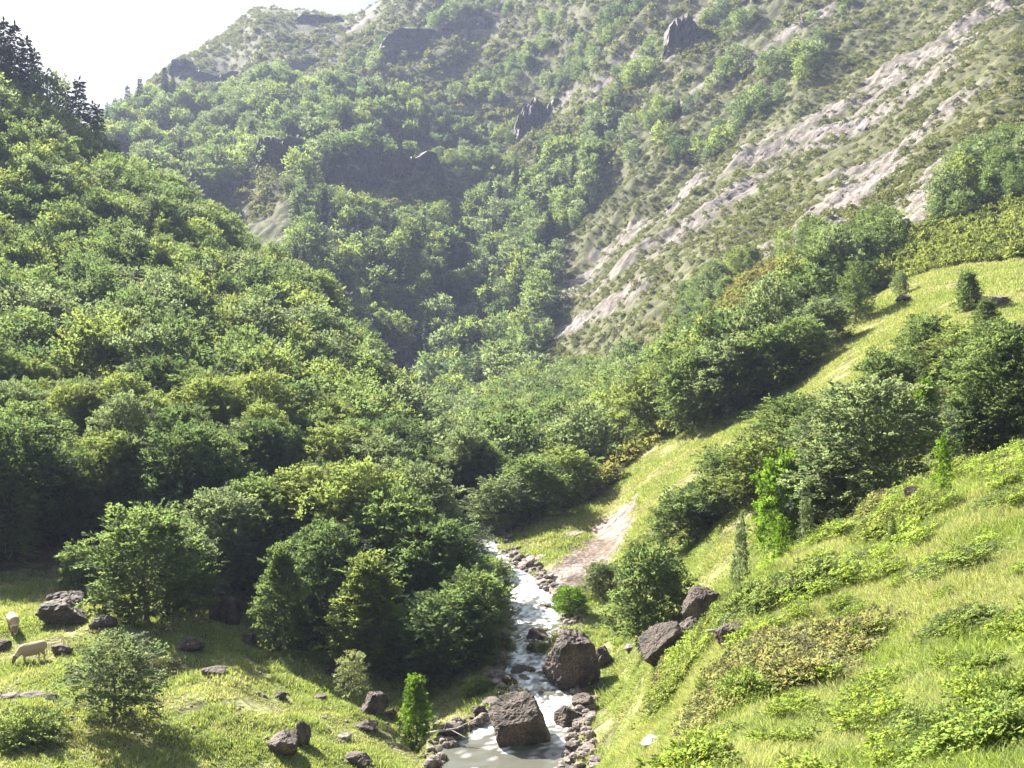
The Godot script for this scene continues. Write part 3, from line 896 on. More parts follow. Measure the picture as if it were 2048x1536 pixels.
	for key in rest:
		var o := thing("woodland", Vector3.ZERO, "closed canopy of " + where[key], "woodland")
		o.set_meta("kind", "stuff")
		for k in rest[key]:
			var list: Array = rest[key][k]
			var tf := []
			var tc := []
			for t in list:
				var f: float = t[1] / 10.0
				var w: float = t[2] / 8.0 * (1.1 if t[3] == "fir" else 1.0)
				tf.append(Transform3D(Basis(Vector3.UP, rng.randf() * TAU).scaled(Vector3(w, f, w)), t[0]))
				var base: Color = [Color(0.148, 0.202, 0.097), Color(0.110, 0.160, 0.082), Color(0.192, 0.240, 0.100), Color(0.170, 0.215, 0.138)][t[5]]
				if t[3] == "fir": base = Color(0.045, 0.075, 0.034)
				tc.append(base * rng.randf_range(0.85, 1.2))
			many("canopy", kit[k[0]][k[1]][1], mat.fir_wood if k[0] == "fir" else mat.wood, tf, tc, o)
	lap("woods")

func many(called: String, mesh: Mesh, m: Material, where: Array, tints: Array, parent: Node) -> MultiMeshInstance3D:
	var mm := MultiMesh.new()
	mm.transform_format = MultiMesh.TRANSFORM_3D
	mm.use_colors = tints.size() > 0
	mm.mesh = mesh
	mm.instance_count = where.size()
	for i in where.size():
		mm.set_instance_transform(i, where[i])
		if tints.size(): mm.set_instance_color(i, tints[i])
	var o := MultiMeshInstance3D.new()
	o.name = numbered(called) if parent == self else called
	o.multimesh = mm
	o.material_override = m
	parent.add_child(o, true)
	return o


# ---------------------------------------------------------------- scrub, shrubs and grass
func build_scrub() -> void:
	var bush := []
	for k in 3: bush.append(crown(300 + k, "mound", 0.0, 0.65, 0.55, 9, 5, 5, 0.30, 0.3))
	var lists := [[], [], []]
	var tints := [[], [], []]
	var scatter := func(ring: Array, gap: float, s0: float, s1: float, keep: Callable) -> void:
		var z := -float(ring[1])
		while z < -ring[0]:
			var x: float = (float(ring[2]) - 1024.0) / F * -z
			var xe: float = (float(ring[3]) - 1024.0) / F * -z
			while x < xe:
				var px := x + rng.randf_range(-0.5, 0.5) * gap
				var pz := z + rng.randf_range(-0.5, 0.5) * gap
				x += gap
				var u := bearing_of(px, pz)
				if not keep.call(u, -pz, px, pz): continue
				var at := Vector3(px, ground(px, pz), pz)
				if hidden(at, s1): continue
				var s := lerpf(s0, s1, pow(rng.randf(), 2.0))
				var k := rng.randi() % 3
				lists[k].append(Transform3D(Basis(Vector3.UP, rng.randf() * TAU).scaled(Vector3(s, s * rng.randf_range(0.7, 1.15), s)), at))
				var p := n_patch.get_noise_2d(px * 0.7 + 300.0, pz * 0.7)
				tints[k].append(mixc(Color(0.105, 0.118, 0.058), Color(0.16, 0.175, 0.08), 0.5 + p * 1.4 + rng.randf_range(-0.3, 0.3)))
			z += gap
	# low bushes dotted over the rocky mountainsides
	scatter.call([225, 560, 1000, 2110], 1.9, 0.7, 1.9, func(u, d, x, z): return (d > 250.0 + (1500.0 - u) * 0.06) and rng.randf() < 0.52 + n_patch.get_noise_2d(x * 0.5, z * 0.5) * 0.7 - rockiness(u, d, x, z) * 0.42)
	scatter.call([560, 1320, 180, 1900], 4.6, 1.6, 5.0, func(u, d, x, z): return rng.randf() < 0.85 + n_patch.get_noise_2d(x * 0.25, z * 0.25) * 1.3 - smoothstep(900.0, 1250.0, d) * 0.45 - rockiness(u, d, x, z) * 0.4)
	var o := thing("mountain_scrub", Vector3.ZERO, "low dark bushes dotted all over the rocky mountainsides", "scrub")
	o.set_meta("kind", "stuff")
	for k in 3: many("scrub", bush[k], mat.wood, lists[k], tints[k], o)
	print("scrub ", lists[0].size() * 3)
	# the brown scrubby knoll and the bushes above the meadow
	for k in 3:
		lists[k] = []
		tints[k] = []
	var knoll := PackedVector2Array([Vector2(1340, 205), Vector2(1480, 186), Vector2(1660, 178), Vector2(1670, 215), Vector2(1560, 240), Vector2(1380, 262)])
	var over := PackedVector2Array([Vector2(1690, 168), Vector2(1900, 148), Vector2(2110, 138), Vector2(2110, 200), Vector2(1860, 205), Vector2(1700, 195)])
	var edge := PackedVector2Array([Vector2(1180, 124), Vector2(1300, 134), Vector2(1480, 126), Vector2(1640, 138), Vector2(1640, 146), Vector2(1480, 136), Vector2(1300, 146), Vector2(1190, 140)])
	scatter.call([120, 270, 1150, 2110], 1.25, 0.9, 2.3, func(u, d, x, z): return (inside(knoll, u, d) or inside(over, u, d) or inside(edge, u, d)) and rng.randf() < 0.75 + n_patch.get_noise_2d(x, z))
	for k in 3:
		for i in tints[k].size(): tints[k][i] = mixc(Color(0.175, 0.15, 0.075), Color(0.20, 0.22, 0.08), rng.randf()) if bearing_of(lists[k][i].origin.x, lists[k][i].origin.z) < 1690.0 else mixc(Color(0.13, 0.16, 0.06), Color(0.20, 0.23, 0.08), rng.randf())
	o = thing("hillside_scrub", Vector3.ZERO, "brownish heather and box scrub on the knoll and above the upper meadow", "scrub")
	o.set_meta("kind", "stuff")
	for k in 3: many("scrub", bush[k], mat.wood, lists[k], tints[k], o)
	lap("scrub")

func build_shrubs() -> void:
	var low := []
	for k in 3: low.append(crown(320 + k, "mound", 0.0, 0.62, 0.95, 70, 10, 14, 0.085, 0.26))
	var list := [
		[1960, 1500, 260, 110, 1, "wide leafy bramble patch at the lower edge of the grassy slope"], [1830, 1470, 170, 70, 0, "low bramble beside the wide leafy patch on the slope"],
		[2040, 1420, 140, 100, 1, "dark green bush at the edge of the grassy slope above the bramble patch"],
		[1640, 1180, 150, 70, 0, "dark juniper mound on the crest of the grassy slope"], [1560, 1205, 120, 60, 0, "juniper mound next to the overhanging rock"], [1740, 1130, 150, 36, 0, "flat juniper mat along the crest below the dark tree"],
		[1500, 1215, 110, 60, 0, "juniper hummock at the downhill end of the crest"], [1830, 1040, 130, 36, 0, "low juniper mat near the small rock on the crest"], [1690, 1235, 90, 24, 0, "small juniper tuft in the middle of the slope"],
		[1925, 1130, 150, 42, 0, "grey-green juniper mat on the upper slope"], [2010, 1010, 120, 36, 0, "juniper tuft near the top of the slope"], [1930, 1250, 170, 48, 0, "grey-green juniper mat in the middle of the slope"],
		[1500, 1410, 110, 90, 1, "leafy nettle clump on the lower slope"], [1440, 1400, 40, 70, 0, "narrow upright weed on the lower slope"], [1390, 1520, 110, 60, 0, "leafy clump above the stream at the foot of the slope"],
		[1955, 1350, 110, 60, 1, "yellow-green fern bank on the slope"], [1690, 1440, 120, 50, 0, "low fern tuft on the lower slope"], [1460, 1480, 90, 45, 0, "small weed clump near the white stone"],
		[320, 1350, 90, 42, 2, "brownish heather mound on the grazed meadow"], [262, 1312, 80, 30, 2, "flat brown heather mat behind the white stone"], [55, 1490, 130, 70, 0, "grey-green bush at the near edge of the meadow"],
		[845, 1345, 70, 60, 1, "mossy bush on the shaded bank behind the bright tree"], [955, 1385, 55, 40, 1, "small green bush on the shaded stream bank"], [690, 1330, 70, 45, 1, "low bush at the foot of the cone-shaped tree"],
		[1495, 1000, 60, 40, 2, "low scrub bush in the hollow's upper side"], [1440, 1020, 80, 50, 2, "brown scrub bush at the foot of the sloping meadow"],
	]
	for s in list:
		var at := site(s[0], s[1])
		var d := -at.z
		var o := thing("low_shrub", at - Vector3.UP * 0.08, s[5], "shrub")
		o.basis = lay(slope_normal(at.x, at.z, 0.8), rng.randf() * TAU).scaled_local(Vector3(s[2] / F * d * 0.62, s[3] / F * d * 0.85, s[2] / F * d * 0.5))
		part("foliage", low[rng.randi() % 3], [mat.mat, mat.shrub, mat.scrub][s[4]], o)
	lap("shrubs")

func build_heath() -> void:
	var tuft := []
	for k in 3: tuft.append(crown(340 + k, "mound", 0.0, 0.5, 0.8, 26, 8, 9, 0.12, 0.3))
	var herb := crown(345, "mound", 0.0, 0.8, 0.5, 20, 7, 9, 0.10, 0.24)
	var lists := [[], [], [], []]
	var tints := [[], [], [], []]
	for i in 5200:
		var u := rng.randf_range(1330, 2110)
		var d := lerpf(9.0, 52.0, pow(rng.randf(), 0.7))
		var p := plan(u, d)
		var at := Vector3(p.x, ground(p.x, p.y), p.y)
		if hidden(at, 0.3): continue
		var crest := 1.0 - absf(d - lerpf(38.0, 44.0, clampf((u - 1450.0) / 500.0, 0, 1))) / 7.0
		var m := n_patch.get_noise_2d(p.x * 1.8 + 70.0, p.y * 1.8) + 0.22 * crest
		if m < 0.27 and i % 26: continue
		var k := rng.randi() % 3 if i % 26 else 3
		var s := rng.randf_range(0.35, 0.85) * (0.7 + 0.6 * clampf(d / 45.0, 0, 1))
		lists[k].append(Transform3D(lay(slope_normal(p.x, p.y), rng.randf() * TAU).scaled_local(Vector3(s, s * rng.randf_range(0.5, 0.8), s)), at))
		var brown := clampf(0.5 + 2.0 * n_patch.get_noise_2d(p.x + 200.0, p.y) - crest * 0.7, 0, 1)
		tints[k].append(mixc(Color(0.19, 0.23, 0.085), Color(0.235, 0.235, 0.135), brown) * rng.randf_range(0.85, 1.15) if k < 3 else Color(0.24, 0.31, 0.09) * rng.randf_range(0.8, 1.2))
	var o := thing("slope_heath", Vector3.ZERO, "low juniper, heather and herbs growing through the grass of the near slope", "heath")
	o.set_meta("kind", "stuff")
	for k in 4: many("heath", tuft[k] if k < 3 else herb, mat.wood, lists[k], tints[k], o)
	print("heath ", lists[0].size() * 3, " ", lists[3].size())

func build_grass() -> void:
	var lush := [Color(0.23, 0.29, 0.105), Color(0.29, 0.345, 0.125), Color(0.35, 0.38, 0.155), Color(0.18, 0.24, 0.09)]
	var dry := [Color(0.38, 0.39, 0.18), Color(0.44, 0.42, 0.24), Color(0.34, 0.37, 0.14), Color(0.42, 0.39, 0.25)]
	var kinds := [blades(400, 620, 0.75, 0.20, 0.009, lush, 0.8), blades(401, 620, 0.75, 0.26, 0.008, dry + lush, 0.8), blades(402, 620, 0.75, 0.20, 0.010, lush + dry, 0.8), blades(403, 300, 0.7, 0.30, 0.014, [Color(0.18, 0.25, 0.07), Color(0.27, 0.33, 0.09)], 0.9)]
	var lists := [[], [], [], []]
	var z := -52.0
	while z < -5.0:
		var gap := lerpf(0.42, 0.85, (-z - 8.0) / 44.0)
		var x := (1000.0 - 1024.0) / F * -z
		while x < 1330.0 / F * -z:
			var px := x + rng.randf_range(-0.5, 0.5) * gap
			var pz := z + rng.randf_range(-0.5, 0.5) * gap
			x += gap
			var at := Vector3(px, ground(px, pz), pz)
			var v := 768.0 - at.y / -pz * F
			if v > 2100.0 or hidden(at, 0.5): continue
			var p := n_patch.get_noise_2d(px * 2.2, pz * 2.2) + n_patch.get_noise_2d(px * 7.0, pz * 7.0) * 0.5
			p += rng.randf_range(-0.16, 0.16)
			var k := 0 if p < -0.14 else 2 if p < 0.12 else 1
			if n_patch.get_noise_2d(px * 4.0 + 90.0, pz * 4.0) > 0.33: k = 3
			var s := lerpf(0.7, 1.5, (-z - 8.0) / 44.0) * rng.randf_range(0.75, 1.2)
			lists[k].append(Transform3D(lay(slope_normal(px, pz), rng.randf() * TAU).scaled(Vector3.ONE * s), at))
		z += gap
	var o := thing("slope_grass", Vector3.ZERO, "tall mixed green and straw grass covering the near slope", "grass")
	o.set_meta("kind", "stuff")
	for k in 4: many("grass", kinds[k], mat.grass, lists[k], [], o)
	print("slope grass ", lists[0].size(), " ", lists[1].size(), " ", lists[2].size(), " ", lists[3].size())
	# short turf on the grazed meadow, the stream banks and the upper meadow
	var turf := [blades(410, 300, 1.1, 0.20, 0.030, lush), blades(411, 300, 1.1, 0.22, 0.026, dry + lush), blades(412, 220, 0.8, 0.42, 0.03, lush, 0.8)]
	lists = [[], [], []]
	z = -156.0
	while z < -50.0:
		var gap := lerpf(0.8, 1.5, (-z - 50.0) / 100.0)
		var x := -1090.0 / F * -z
		while x < 1090.0 / F * -z:
			var px := x + rng.randf_range(-0.5, 0.5) * gap
			var pz := z + rng.randf_range(-0.5, 0.5) * gap
			x += gap
			var u := bearing_of(px, pz)
			if u < 960.0 and -pz > 93.0: continue
			var at := Vector3(px, ground(px, pz), pz)
			if hidden(at, 0.4): continue
			if u < 1300.0 and u > 820.0:
				var w := stream_at(px, pz)
				if w.x < w.y + 0.7: continue
			if u > 1100.0 and u < 1290.0 and scar(u, -pz) > 0.1: continue
			var p := n_patch.get_noise_2d(px * 2.2, pz * 2.2)
			if rng.randf() < 0.2 + p * 0.9: continue
			var k := 0 if p + rng.randf_range(-0.15, 0.15) < -0.05 else 1
			if n_patch.get_noise_2d(px * 3.0 + 90.0, pz * 3.0) > 0.27 and -pz < 100.0: k = 2
			lists[k].append(Transform3D(lay(slope_normal(px, pz), rng.randf() * TAU).scaled(Vector3.ONE * rng.randf_range(0.7, 1.25) * (gap / 0.9)), at))
		z += gap
	o = thing("meadow_turf", Vector3.ZERO, "short grazed turf on the meadows and stream banks", "grass")
	o.set_meta("kind", "stuff")
	for k in 3: many("turf", turf[k], mat.grass, lists[k], [], o)
	print("turf ", lists[0].size(), " ", lists[1].size(), " ", lists[2].size())
	lap("grass")

func lay(n: Vector3, turn: float) -> Basis:
	var x := Vector3(cos(turn), 0, sin(turn))
	x = (x - n * x.dot(n)).normalized()
	return Basis(x, n, x.cross(n))


# ---------------------------------------------------------------- rocks
func rock(called: String, u: float, v: float, wide: float, tall: float, mesh: Mesh, m: Material, label: String, turn := 0.0, sunk := 0.25, category := "rock", group := "") -> MeshInstance3D:
	var at := site(u, v)
	return rock_at(called, at, wide / F * -at.z, tall / F * -at.z, mesh, m, label, turn, sunk, category, group)

func rock_at(called: String, at: Vector3, wide: float, tall: float, mesh: Mesh, m: Material, label: String, turn := 0.0, sunk := 0.25, category := "rock", group := "") -> MeshInstance3D:
	var o := part(called, mesh, m, self)
	tag(o, label, category, group)
	o.scale = Vector3(wide * 0.5, tall * 0.5, wide * 0.5)
	o.rotation.y = turn
	o.position = at + Vector3.UP * tall * (0.5 - sunk)
	return o

# a cliff: a broken, fluted wall with a ragged brow that runs back into the hill, one unit tall and two wide
func cliff_face(number: int) -> ArrayMesh:
	var n1 := noise(1.1, 3, number)
	var n2 := noise(5.0, 3, number + 3)
	var n3 := noise(2.5, 3, number + 5, true)
	var p := PackedVector3Array()
	var nx := 60
	var ny := 26
	for j in ny + 1:
		for i in nx + 1:
			var s := i / float(nx) * 2.0 - 1.0
			var t := j / float(ny)
			var brow := (1.0 - pow(absf(s), 5.0)) * (0.85 + 0.35 * n1.get_noise_2d(s * 0.8, 3.0))
			var face := minf(t / 0.62, 1.0)
			var back := maxf(0.0, t - 0.62) / 0.38
			var y := brow * face + back * 0.12
			var step := floorf((face + 0.1 * n2.get_noise_2d(s * 0.4, 9.0)) * 4.0) / 4.0
			var z := -0.16 * step - 0.2 * face - back * 1.3 - 0.5 * s * s
			z += 0.35 * n1.get_noise_2d(s * 1.2, face * 0.7) + 0.10 * n3.get_noise_2d(s * 1.5, face * 0.6) * (1.0 - back) + 0.08 * n2.get_noise_2d(s * 1.2, t * 1.2)
			p.append(Vector3(s + 0.03 * n2.get_noise_2d(t * 2.0, s * 2.0), y - 0.1 * (1.0 - face), z))
	var v := PackedVector3Array()
	for j in ny:
		for i in nx:
			var q := j * (nx + 1) + i
			for k in [q, q + nx + 1, q + 1, q + 1, q + nx + 1, q + nx + 2]: v.append(p[k])
	return soup(v)

var crags := []

func build_rocks() -> void:
	var shapes := []
	for k in 6: shapes.append(boulder(500 + k, Vector3(1, 1, 1), 9, 0.16, 22))
	# the two great boulders in the stream
	var slab := boulder(520, Vector3(1.0, 1.0, 0.9), 9, 0.08, 54, [[-0.12, 0.80, 0.42, 0.62], [0.1, -0.25, 0.95, 0.70], [-0.95, 0.1, 0.25, 0.86], [0.95, 0.15, 0.2, 0.84], [0.6, 0.3, 0.7, 0.86], [0.0, 0.3, -1, 0.8], [0.3, -0.7, 0.6, 0.8]])
	rock("stream_boulder", 1040, 1500, 132, 122, slab, mat.rock, "great flat-topped dark boulder standing in the stream with water on both sides", 0.05, 0.12, "boulder")
	var block := boulder(521, Vector3(1.0, 1.0, 1.0), 8, 0.11, 54, [[0.05, 0.95, 0.22, 0.86], [0.05, 0.0, 1.0, 0.66], [-0.9, 0.0, 0.5, 0.78], [0.95, 0.2, 0.1, 0.84], [0.7, 0.7, 0.1, 0.92], [-0.6, 0.7, 0.3, 0.92]])
	rock("stream_boulder", 1146, 1366, 112, 116, block, mat.rock, "great square dark boulder with a mossy top at the stream's edge", 0.1, 0.12, "boulder")
	rock("stream_boulder", 1078, 1316, 46, 40, shapes[1], mat.moss, "low mossy rock leaning on the square dark boulder", 0.4, 0.2, "boulder")
	rock("stream_boulder", 1074, 1288, 56, 36, shapes[2], mat.rock, "rounded grey rock behind the mossy one in the rapids", 1.1, 0.2, "boulder")
	var tilted := boulder(522, Vector3(1.25, 0.75, 0.9), 5, 0.10, 34, [[-0.35, 0.75, 0.5, 0.5], [0.2, -0.5, 0.85, 0.55], [-0.9, 0.1, 0.2, 0.9]])
	var o := rock("slab_boulder", 1322, 1345, 90, 100, tilted, mat.rock, "tilted dark slab rock jutting from the grassy bank over its own shadow", 0.0, 0.0, "boulder")
	o.rotation.z = 0.45
	o = rock("slab_boulder", 1376, 1285, 66, 48, shapes[3], mat.rock, "long rough dark rock uphill of the tilted slab", 0.3, 0.1, "boulder")
	o.rotation.z = 0.6
	rock("bank_boulder", 1406, 1250, 78, 78, block, mat.rock, "dark square rock face under a grassy brow", 0.5, 0.05, "boulder")
	rock("bank_boulder", 1462, 1300, 74, 72, shapes[4], mat.rock, "rough brown rock with dead roots in the grassy slope", 0.9, 0.28, "boulder")
	rock("bank_boulder", 1600, 1190, 80, 44, shapes[0], mat.rock, "dark rock ledge under the juniper on the crest", 0.2, 0.2, "boulder")
	rock("bank_boulder", 1826, 1005, 34, 34, tilted, mat.rock, "small pointed brown rock at the foot of the very large dark tree", 0.6, 0.2, "boulder")
	rock("bank_stone", 1306, 1496, 56, 22, shapes[5], mat.stone, "bleached white stone lying in the grass at the foot of the slope", 0.3, 0.25, "stone")
	rock("bank_stone", 1862, 1175, 26, 12, shapes[5], mat.stone, "small bleached stone half hidden in the slope's straw grass", 0.3, 0.25, "stone")
	rock("bank_stone", 1260, 1303, 30, 14, shapes[5], mat.pale, "pale flat stone under the young leafy tree", 0.3, 0.25, "stone")
	rock("bank_stone", 1808, 604, 34, 16, shapes[2], mat.rock, "dark stone at the foot of the leaning sapling on the upper meadow", 0.3, 0.25, "stone")
	rock("bank_stone", 1742, 572, 30, 20, shapes[4], mat.stone, "pale stones beneath the dark bush at the meadow's edge", 0.3, 0.25, "stone")
	rock("bank_stone", 1990, 612, 70, 26, shapes[1], mat.pale, "pale rock ledge on the upper meadow", 0.3, 0.4, "stone")
	# rocks on the grazed meadow
	var meadow := [
		[132, 1215, 76, 46, 0, "dark angular rock, upper of the two beside the bushy tree"], [124, 1250, 92, 52, 3, "broad rough dark rock, lower of the two beside the bushy tree"], [206, 1256, 50, 28, 2, "small rough rock at the shadow's edge on the meadow"],
		[124, 1312, 40, 32, 4, "dark rock between the cow and the small open tree"], [4, 1302, 34, 24, 1, "dark rock just behind the grazing cow"], [378, 1300, 58, 30, 5, "flat grey rock under the wide rounded tree's shadow"],
		[428, 1352, 52, 22, 0, "flat dark rock in the middle of the meadow"], [452, 1245, 60, 62, 1, "earthy rock outcrop with grass on top below the wood"], [498, 1288, 34, 26, 3, "small dark rock beside the dense cone-shaped tree"],
		[568, 1515, 66, 52, 0, "long dark upright rock at the meadow's near edge"], [602, 1490, 38, 56, 2, "dark standing rock beside the long upright one"], [748, 1428, 58, 50, 3, "dark pointed rock behind the pale sapling"],
		[782, 1440, 26, 26, 4, "small dark rock between the pale sapling and the bright bushy tree"], [735, 1462, 48, 22, 5, "low rock below the pale sapling"], [102, 1402, 26, 18, 1, "small round dark stone on the open meadow"], [70, 1395, 50, 14, 5, "flat dark stones in the turf below the cows"],
		[25, 1395, 40, 12, 2, "flat grey stone in the turf at the meadow's edge"], [715, 1530, 56, 22, 3, "low dark rock at the meadow's near edge towards the stream"], [665, 1350, 30, 24, 0, "small dark rock uphill of the pale sapling"], [560, 1400, 24, 16, 1, "small dark rock in the stony turf"],
		[640, 1400, 26, 14, 4, "little grey rock in the stony turf near the sapling"], [850, 1352, 60, 34, 2, "earthy rock on the shaded bank behind the bright tree"],
	]
	for m in meadow: rock("meadow_rock", m[0], m[1], m[2], m[3], shapes[m[4]], mat.rock, m[5], m[0] * 0.7, 0.2, "rock", "dark rocks on the grazed meadow")
	rock("meadow_stone", 250, 1308, 26, 14, shapes[5], mat.stone, "bright white stone on the brown heather mat", 0.2, 0.1, "stone")
	rock("meadow_stone", 28, 1412, 12, 10, shapes[5], mat.stone, "small white stone in the turf below the cows", 0.2, 0.1, "stone")
	rock("meadow_stone", 690, 1482, 26, 20, shapes[0], mat.stone, "bleached stone in the stony patch below the sapling", 0.2, 0.2, "stone")
	# rocks in and beside the water
	var wet := [
		[1072, 1220, 28, 14, 0, "rounded dark stone in the pool below the upper rapids"], [1090, 1226, 30, 18, 3, "square dark stone beside the rounded one in the pool"], [1100, 1245, 24, 9, 1, "flat wet stone at the pool's edge"],
		[1040, 1352, 60, 24, 2, "low wet ledge across the rapids"], [1110, 1352, 36, 32, 4, "grey stone at the foot of the square boulder"], [1086, 1360, 26, 22, 5, "small grey stone in the rapids by the square boulder"], [1018, 1372, 34, 18, 3, "dark stone on the shaded side of the rapids"],
		[990, 1420, 60, 26, 0, "dark rocks on the shaded bank behind the flat-topped boulder"], [960, 1432, 34, 16, 2, "small dark bank rock by the stream bend"], [902, 1470, 56, 22, 1, "dark rock with a bleached branch at the meadow bank"], [880, 1462, 28, 18, 4, "small bank rock below the bright bushy tree"],
		[1140, 1455, 60, 50, 2, "grey-brown rock bank across from the flat-topped boulder"], [1170, 1420, 50, 34, 5, "crumbling rock in the grassy bank over the stream"], [1118, 1490, 34, 20, 0, "wet dark stone beside the flat-topped boulder"], [1150, 1500, 44, 16, 3, "pale cobbles at the stream's edge"],
		[1206, 1340, 36, 50, 1, "rock rib behind the square dark boulder"], [1030, 1325, 40, 14, 4, "flat wet rock between two small falls"], [1095, 1275, 30, 18, 1, "mossy rock upstream of the square boulder"],
	]
	for m in wet: rock("bank_rock", m[0], m[1], m[2], m[3], shapes[m[4]], mat.moss if "mossy" in m[5] else mat.rock, m[5], m[0] * 0.9, 0.2, "rock", "rocks in and beside the stream")
	lap("rocks")
	# bleached stones strewn over the turf and the stream bed
	var pebble := [boulder(540, Vector3(1, 0.6, 1), 8, 0.15, 6), boulder(541, Vector3(1, 0.7, 0.8), 8, 0.15, 6)]
	var lists := [[], []]
	for i in 900:
		var u := rng.randf_range(380, 860)
		var v := rng.randf_range(1330, 1540)
		if i % 3 == 0: u = rng.randf_range(0, 900)
		var at := site(u, v)
		if -at.z > 95.0 or n_patch.get_noise_2d(at.x * 3.0, at.z * 3.0) < -0.02: continue
		var s := 0.04 + 0.14 * pow(rng.randf(), 3.0)
		lists[i % 2].append(Transform3D(Basis(Vector3.UP, rng.randf() * TAU).scaled(Vector3(s, s, s)), at + Vector3.UP * s * 0.25))
	var o2 := thing("strewn_stones", Vector3.ZERO, "small bleached stones strewn over the grazed turf", "stones")
	o2.set_meta("kind", "stuff")
	for k in 2: many("stone", pebble[k], mat.cobble, lists[k], [], o2)
	lists = [[], []]
	for i in 2600:
		var k := rng.randi() % (stream.size() - 6)
		var t := rng.randf()
		var a: Vector2 = sxz[k][0].lerp(sxz[k + 1][0], t)
		var side: Vector2 = (sxz[k + 1][0] - sxz[k][0]).normalized().orthogonal()
		var w: float = lerpf(sxz[k][1], sxz[k + 1][1], t)
		var off := (1.0 if rng.randf() < 0.5 else -1.0) * (w + rng.randf_range(-0.7, 1.3)) if rng.randf() < 0.7 else rng.randf_range(-w, w)
		var p := a + side * off
		var s := 0.08 + 0.42 * pow(rng.randf(), 3.0)
		lists[i % 2].append(Transform3D(Basis(Vector3.UP, rng.randf() * TAU).scaled(Vector3(s, s, s)), Vector3(p.x, ground(p.x, p.y) + s * 0.35, p.y)))
	o2 = thing("stream_cobbles", Vector3.ZERO, "cobbles and pebbles lining the stream bed and its edges", "stones")
	o2.set_meta("kind", "stuff")
	for k in 2: many("cobble", pebble[k], mat.cobble, lists[k], [], o2)
	# the pale scar in the bank: tilted beds of stone
	for part_ in [["rock_scar", 1205, 1062, "pale pinkish slanting rock scar in the bank below the sloping meadow", 16, 5.5, 3.2], ["rock_scar", 1140, 1140, "layered grey-pink rock scar running down to the pool", 13, 5.0, 1.8], ["rock_scar", 1025, 1150, "bleached pinkish rock slabs beside the upper rapids", 9, 4.4, 1.6]]:
		var at := site(part_[1], part_[2])
		var s := thing(part_[0], at, part_[3], "rock")
		var n := slope_normal(at.x, at.z, 3.0)
		for k in int(part_[4]):
			var bed := MeshInstance3D.new()
			bed.name = "bed"
			bed.mesh = shapes[k % 6]
			bed.material_override = mat.bank
			s.add_child(bed, true)
			var fall := Vector3(n.x, 0, n.z).normalized()
			var run := Vector3(0.78, 0, -0.62)
			var off: Vector3 = run * rng.randf_range(-0.5, 0.5) * part_[5] + fall * rng.randf_range(-0.5, 0.5) * part_[6] * 2.0
			var x: float = at.x + off.x
			var z: float = at.z + off.z
			bed.position = Vector3(off.x, ground(x, z) - at.y - 0.12, off.z)
			bed.basis = lay(slope_normal(x, z, 1.0), -0.67 + rng.randf_range(-0.15, 0.15)).scaled_local(Vector3(rng.randf_range(0.7, 1.5), rng.randf_range(0.14, 0.3), rng.randf_range(0.5, 1.1)))
	# beds of pale rock on the steep mountainside, and cliffs
	var slabs := []
	for k in 3: slabs.append(boulder(560 + k, Vector3(1, 1, 1), 12, 0.22, 12))
	var made := 0
	var tries := 0
	while made < 80 and tries < 9000:
		tries += 1
		var u := rng.randf_range(1080, 2090)
		var d := rng.randf_range(255, 470)
		var p := plan(u, d)
		if rockiness(u, d, p.x, p.y) < 0.5: continue
		var at := Vector3(p.x, ground(p.x, p.y), p.y)
		if hidden(at, 1.0): continue
		made += 1
		var slabo := part("mountain_rock", slabs[made % 3], mat.pale, self)
		var big := rng.randf()
		tag(slabo, "%s pale rock slab %s on the scrubby mountainside, %s" % ["long" if big > 0.5 else "short", "low" if d < 310.0 else "halfway up" if d < 380.0 else "high up", "gorge side" if u < 1350.0 else "middle" if u < 1700.0 else "meadow side"], "rock", "pale rock slabs on the mountainside")
		slabo.position = at - Vector3.UP * 0.3
		slabo.basis = lay(slope_normal(p.x, p.y, 3.0), -0.42 + rng.randf_range(-0.2, 0.2)).scaled_local(Vector3(lerpf(1.2, 4.0, big * big), rng.randf_range(0.2, 0.5), rng.randf_range(0.5, 1.1)))
	var crag := []
	for k in 4: crag.append(cliff_face(580 + k))
	for c in [
		[1385, 62, 120, 110, "tall shaded cliff on the upper mountainside above the leafy strips"], [800, 320, 220, 130, "wide dark cliff above the mixed wood"], [700, 345, 130, 90, "dark crag at the lower end of the wide cliff"],
		[1090, 215, 120, 90, "shaded crag beside the narrow pale gully"], [1060, 240, 70, 70, "small shaded crag under the leafy strip"], [540, 290, 110, 120, "grey cliff on the flank below the hazy wood"], [470, 375, 70, 60, "low grey crag where the shaded slope meets the mountain"],
		[430, 150, 200, 50, "long dark cliff band under the rocky peak"], [350, 125, 60, 60, "jagged crag on the peak's shoulder"], [860, 72, 200, 50, "long pale ledge under the upper ridge"], [940, 50, 150, 45, "dark ledge along the upper ridge"], [640, 35, 120, 36, "rocky crest beside the peak's summit"],
		[780, 705, 100, 60, "bare grey rock patch where the gorge wood begins"], ]:
		var at := site(c[0], c[1] + c[3] * 0.4)
		var w: float = c[2] / F * -at.z
		var h: float = c[3] / F * -at.z
		crags.append(Vector3(c[0], -at.z, c[2] * 0.5))
		var k := part("cliff", crag[int(c[0]) % 4], mat.cliff, self)
		tag(k, c[4], "cliff")
		k.position = at - Vector3(0, h * 0.3, 0)
		k.basis = Basis(Vector3.UP, rng.randf_range(-0.25, 0.25)).scaled_local(Vector3(w * 0.5, h * 1.05, h * 0.55))
	lap("crags")
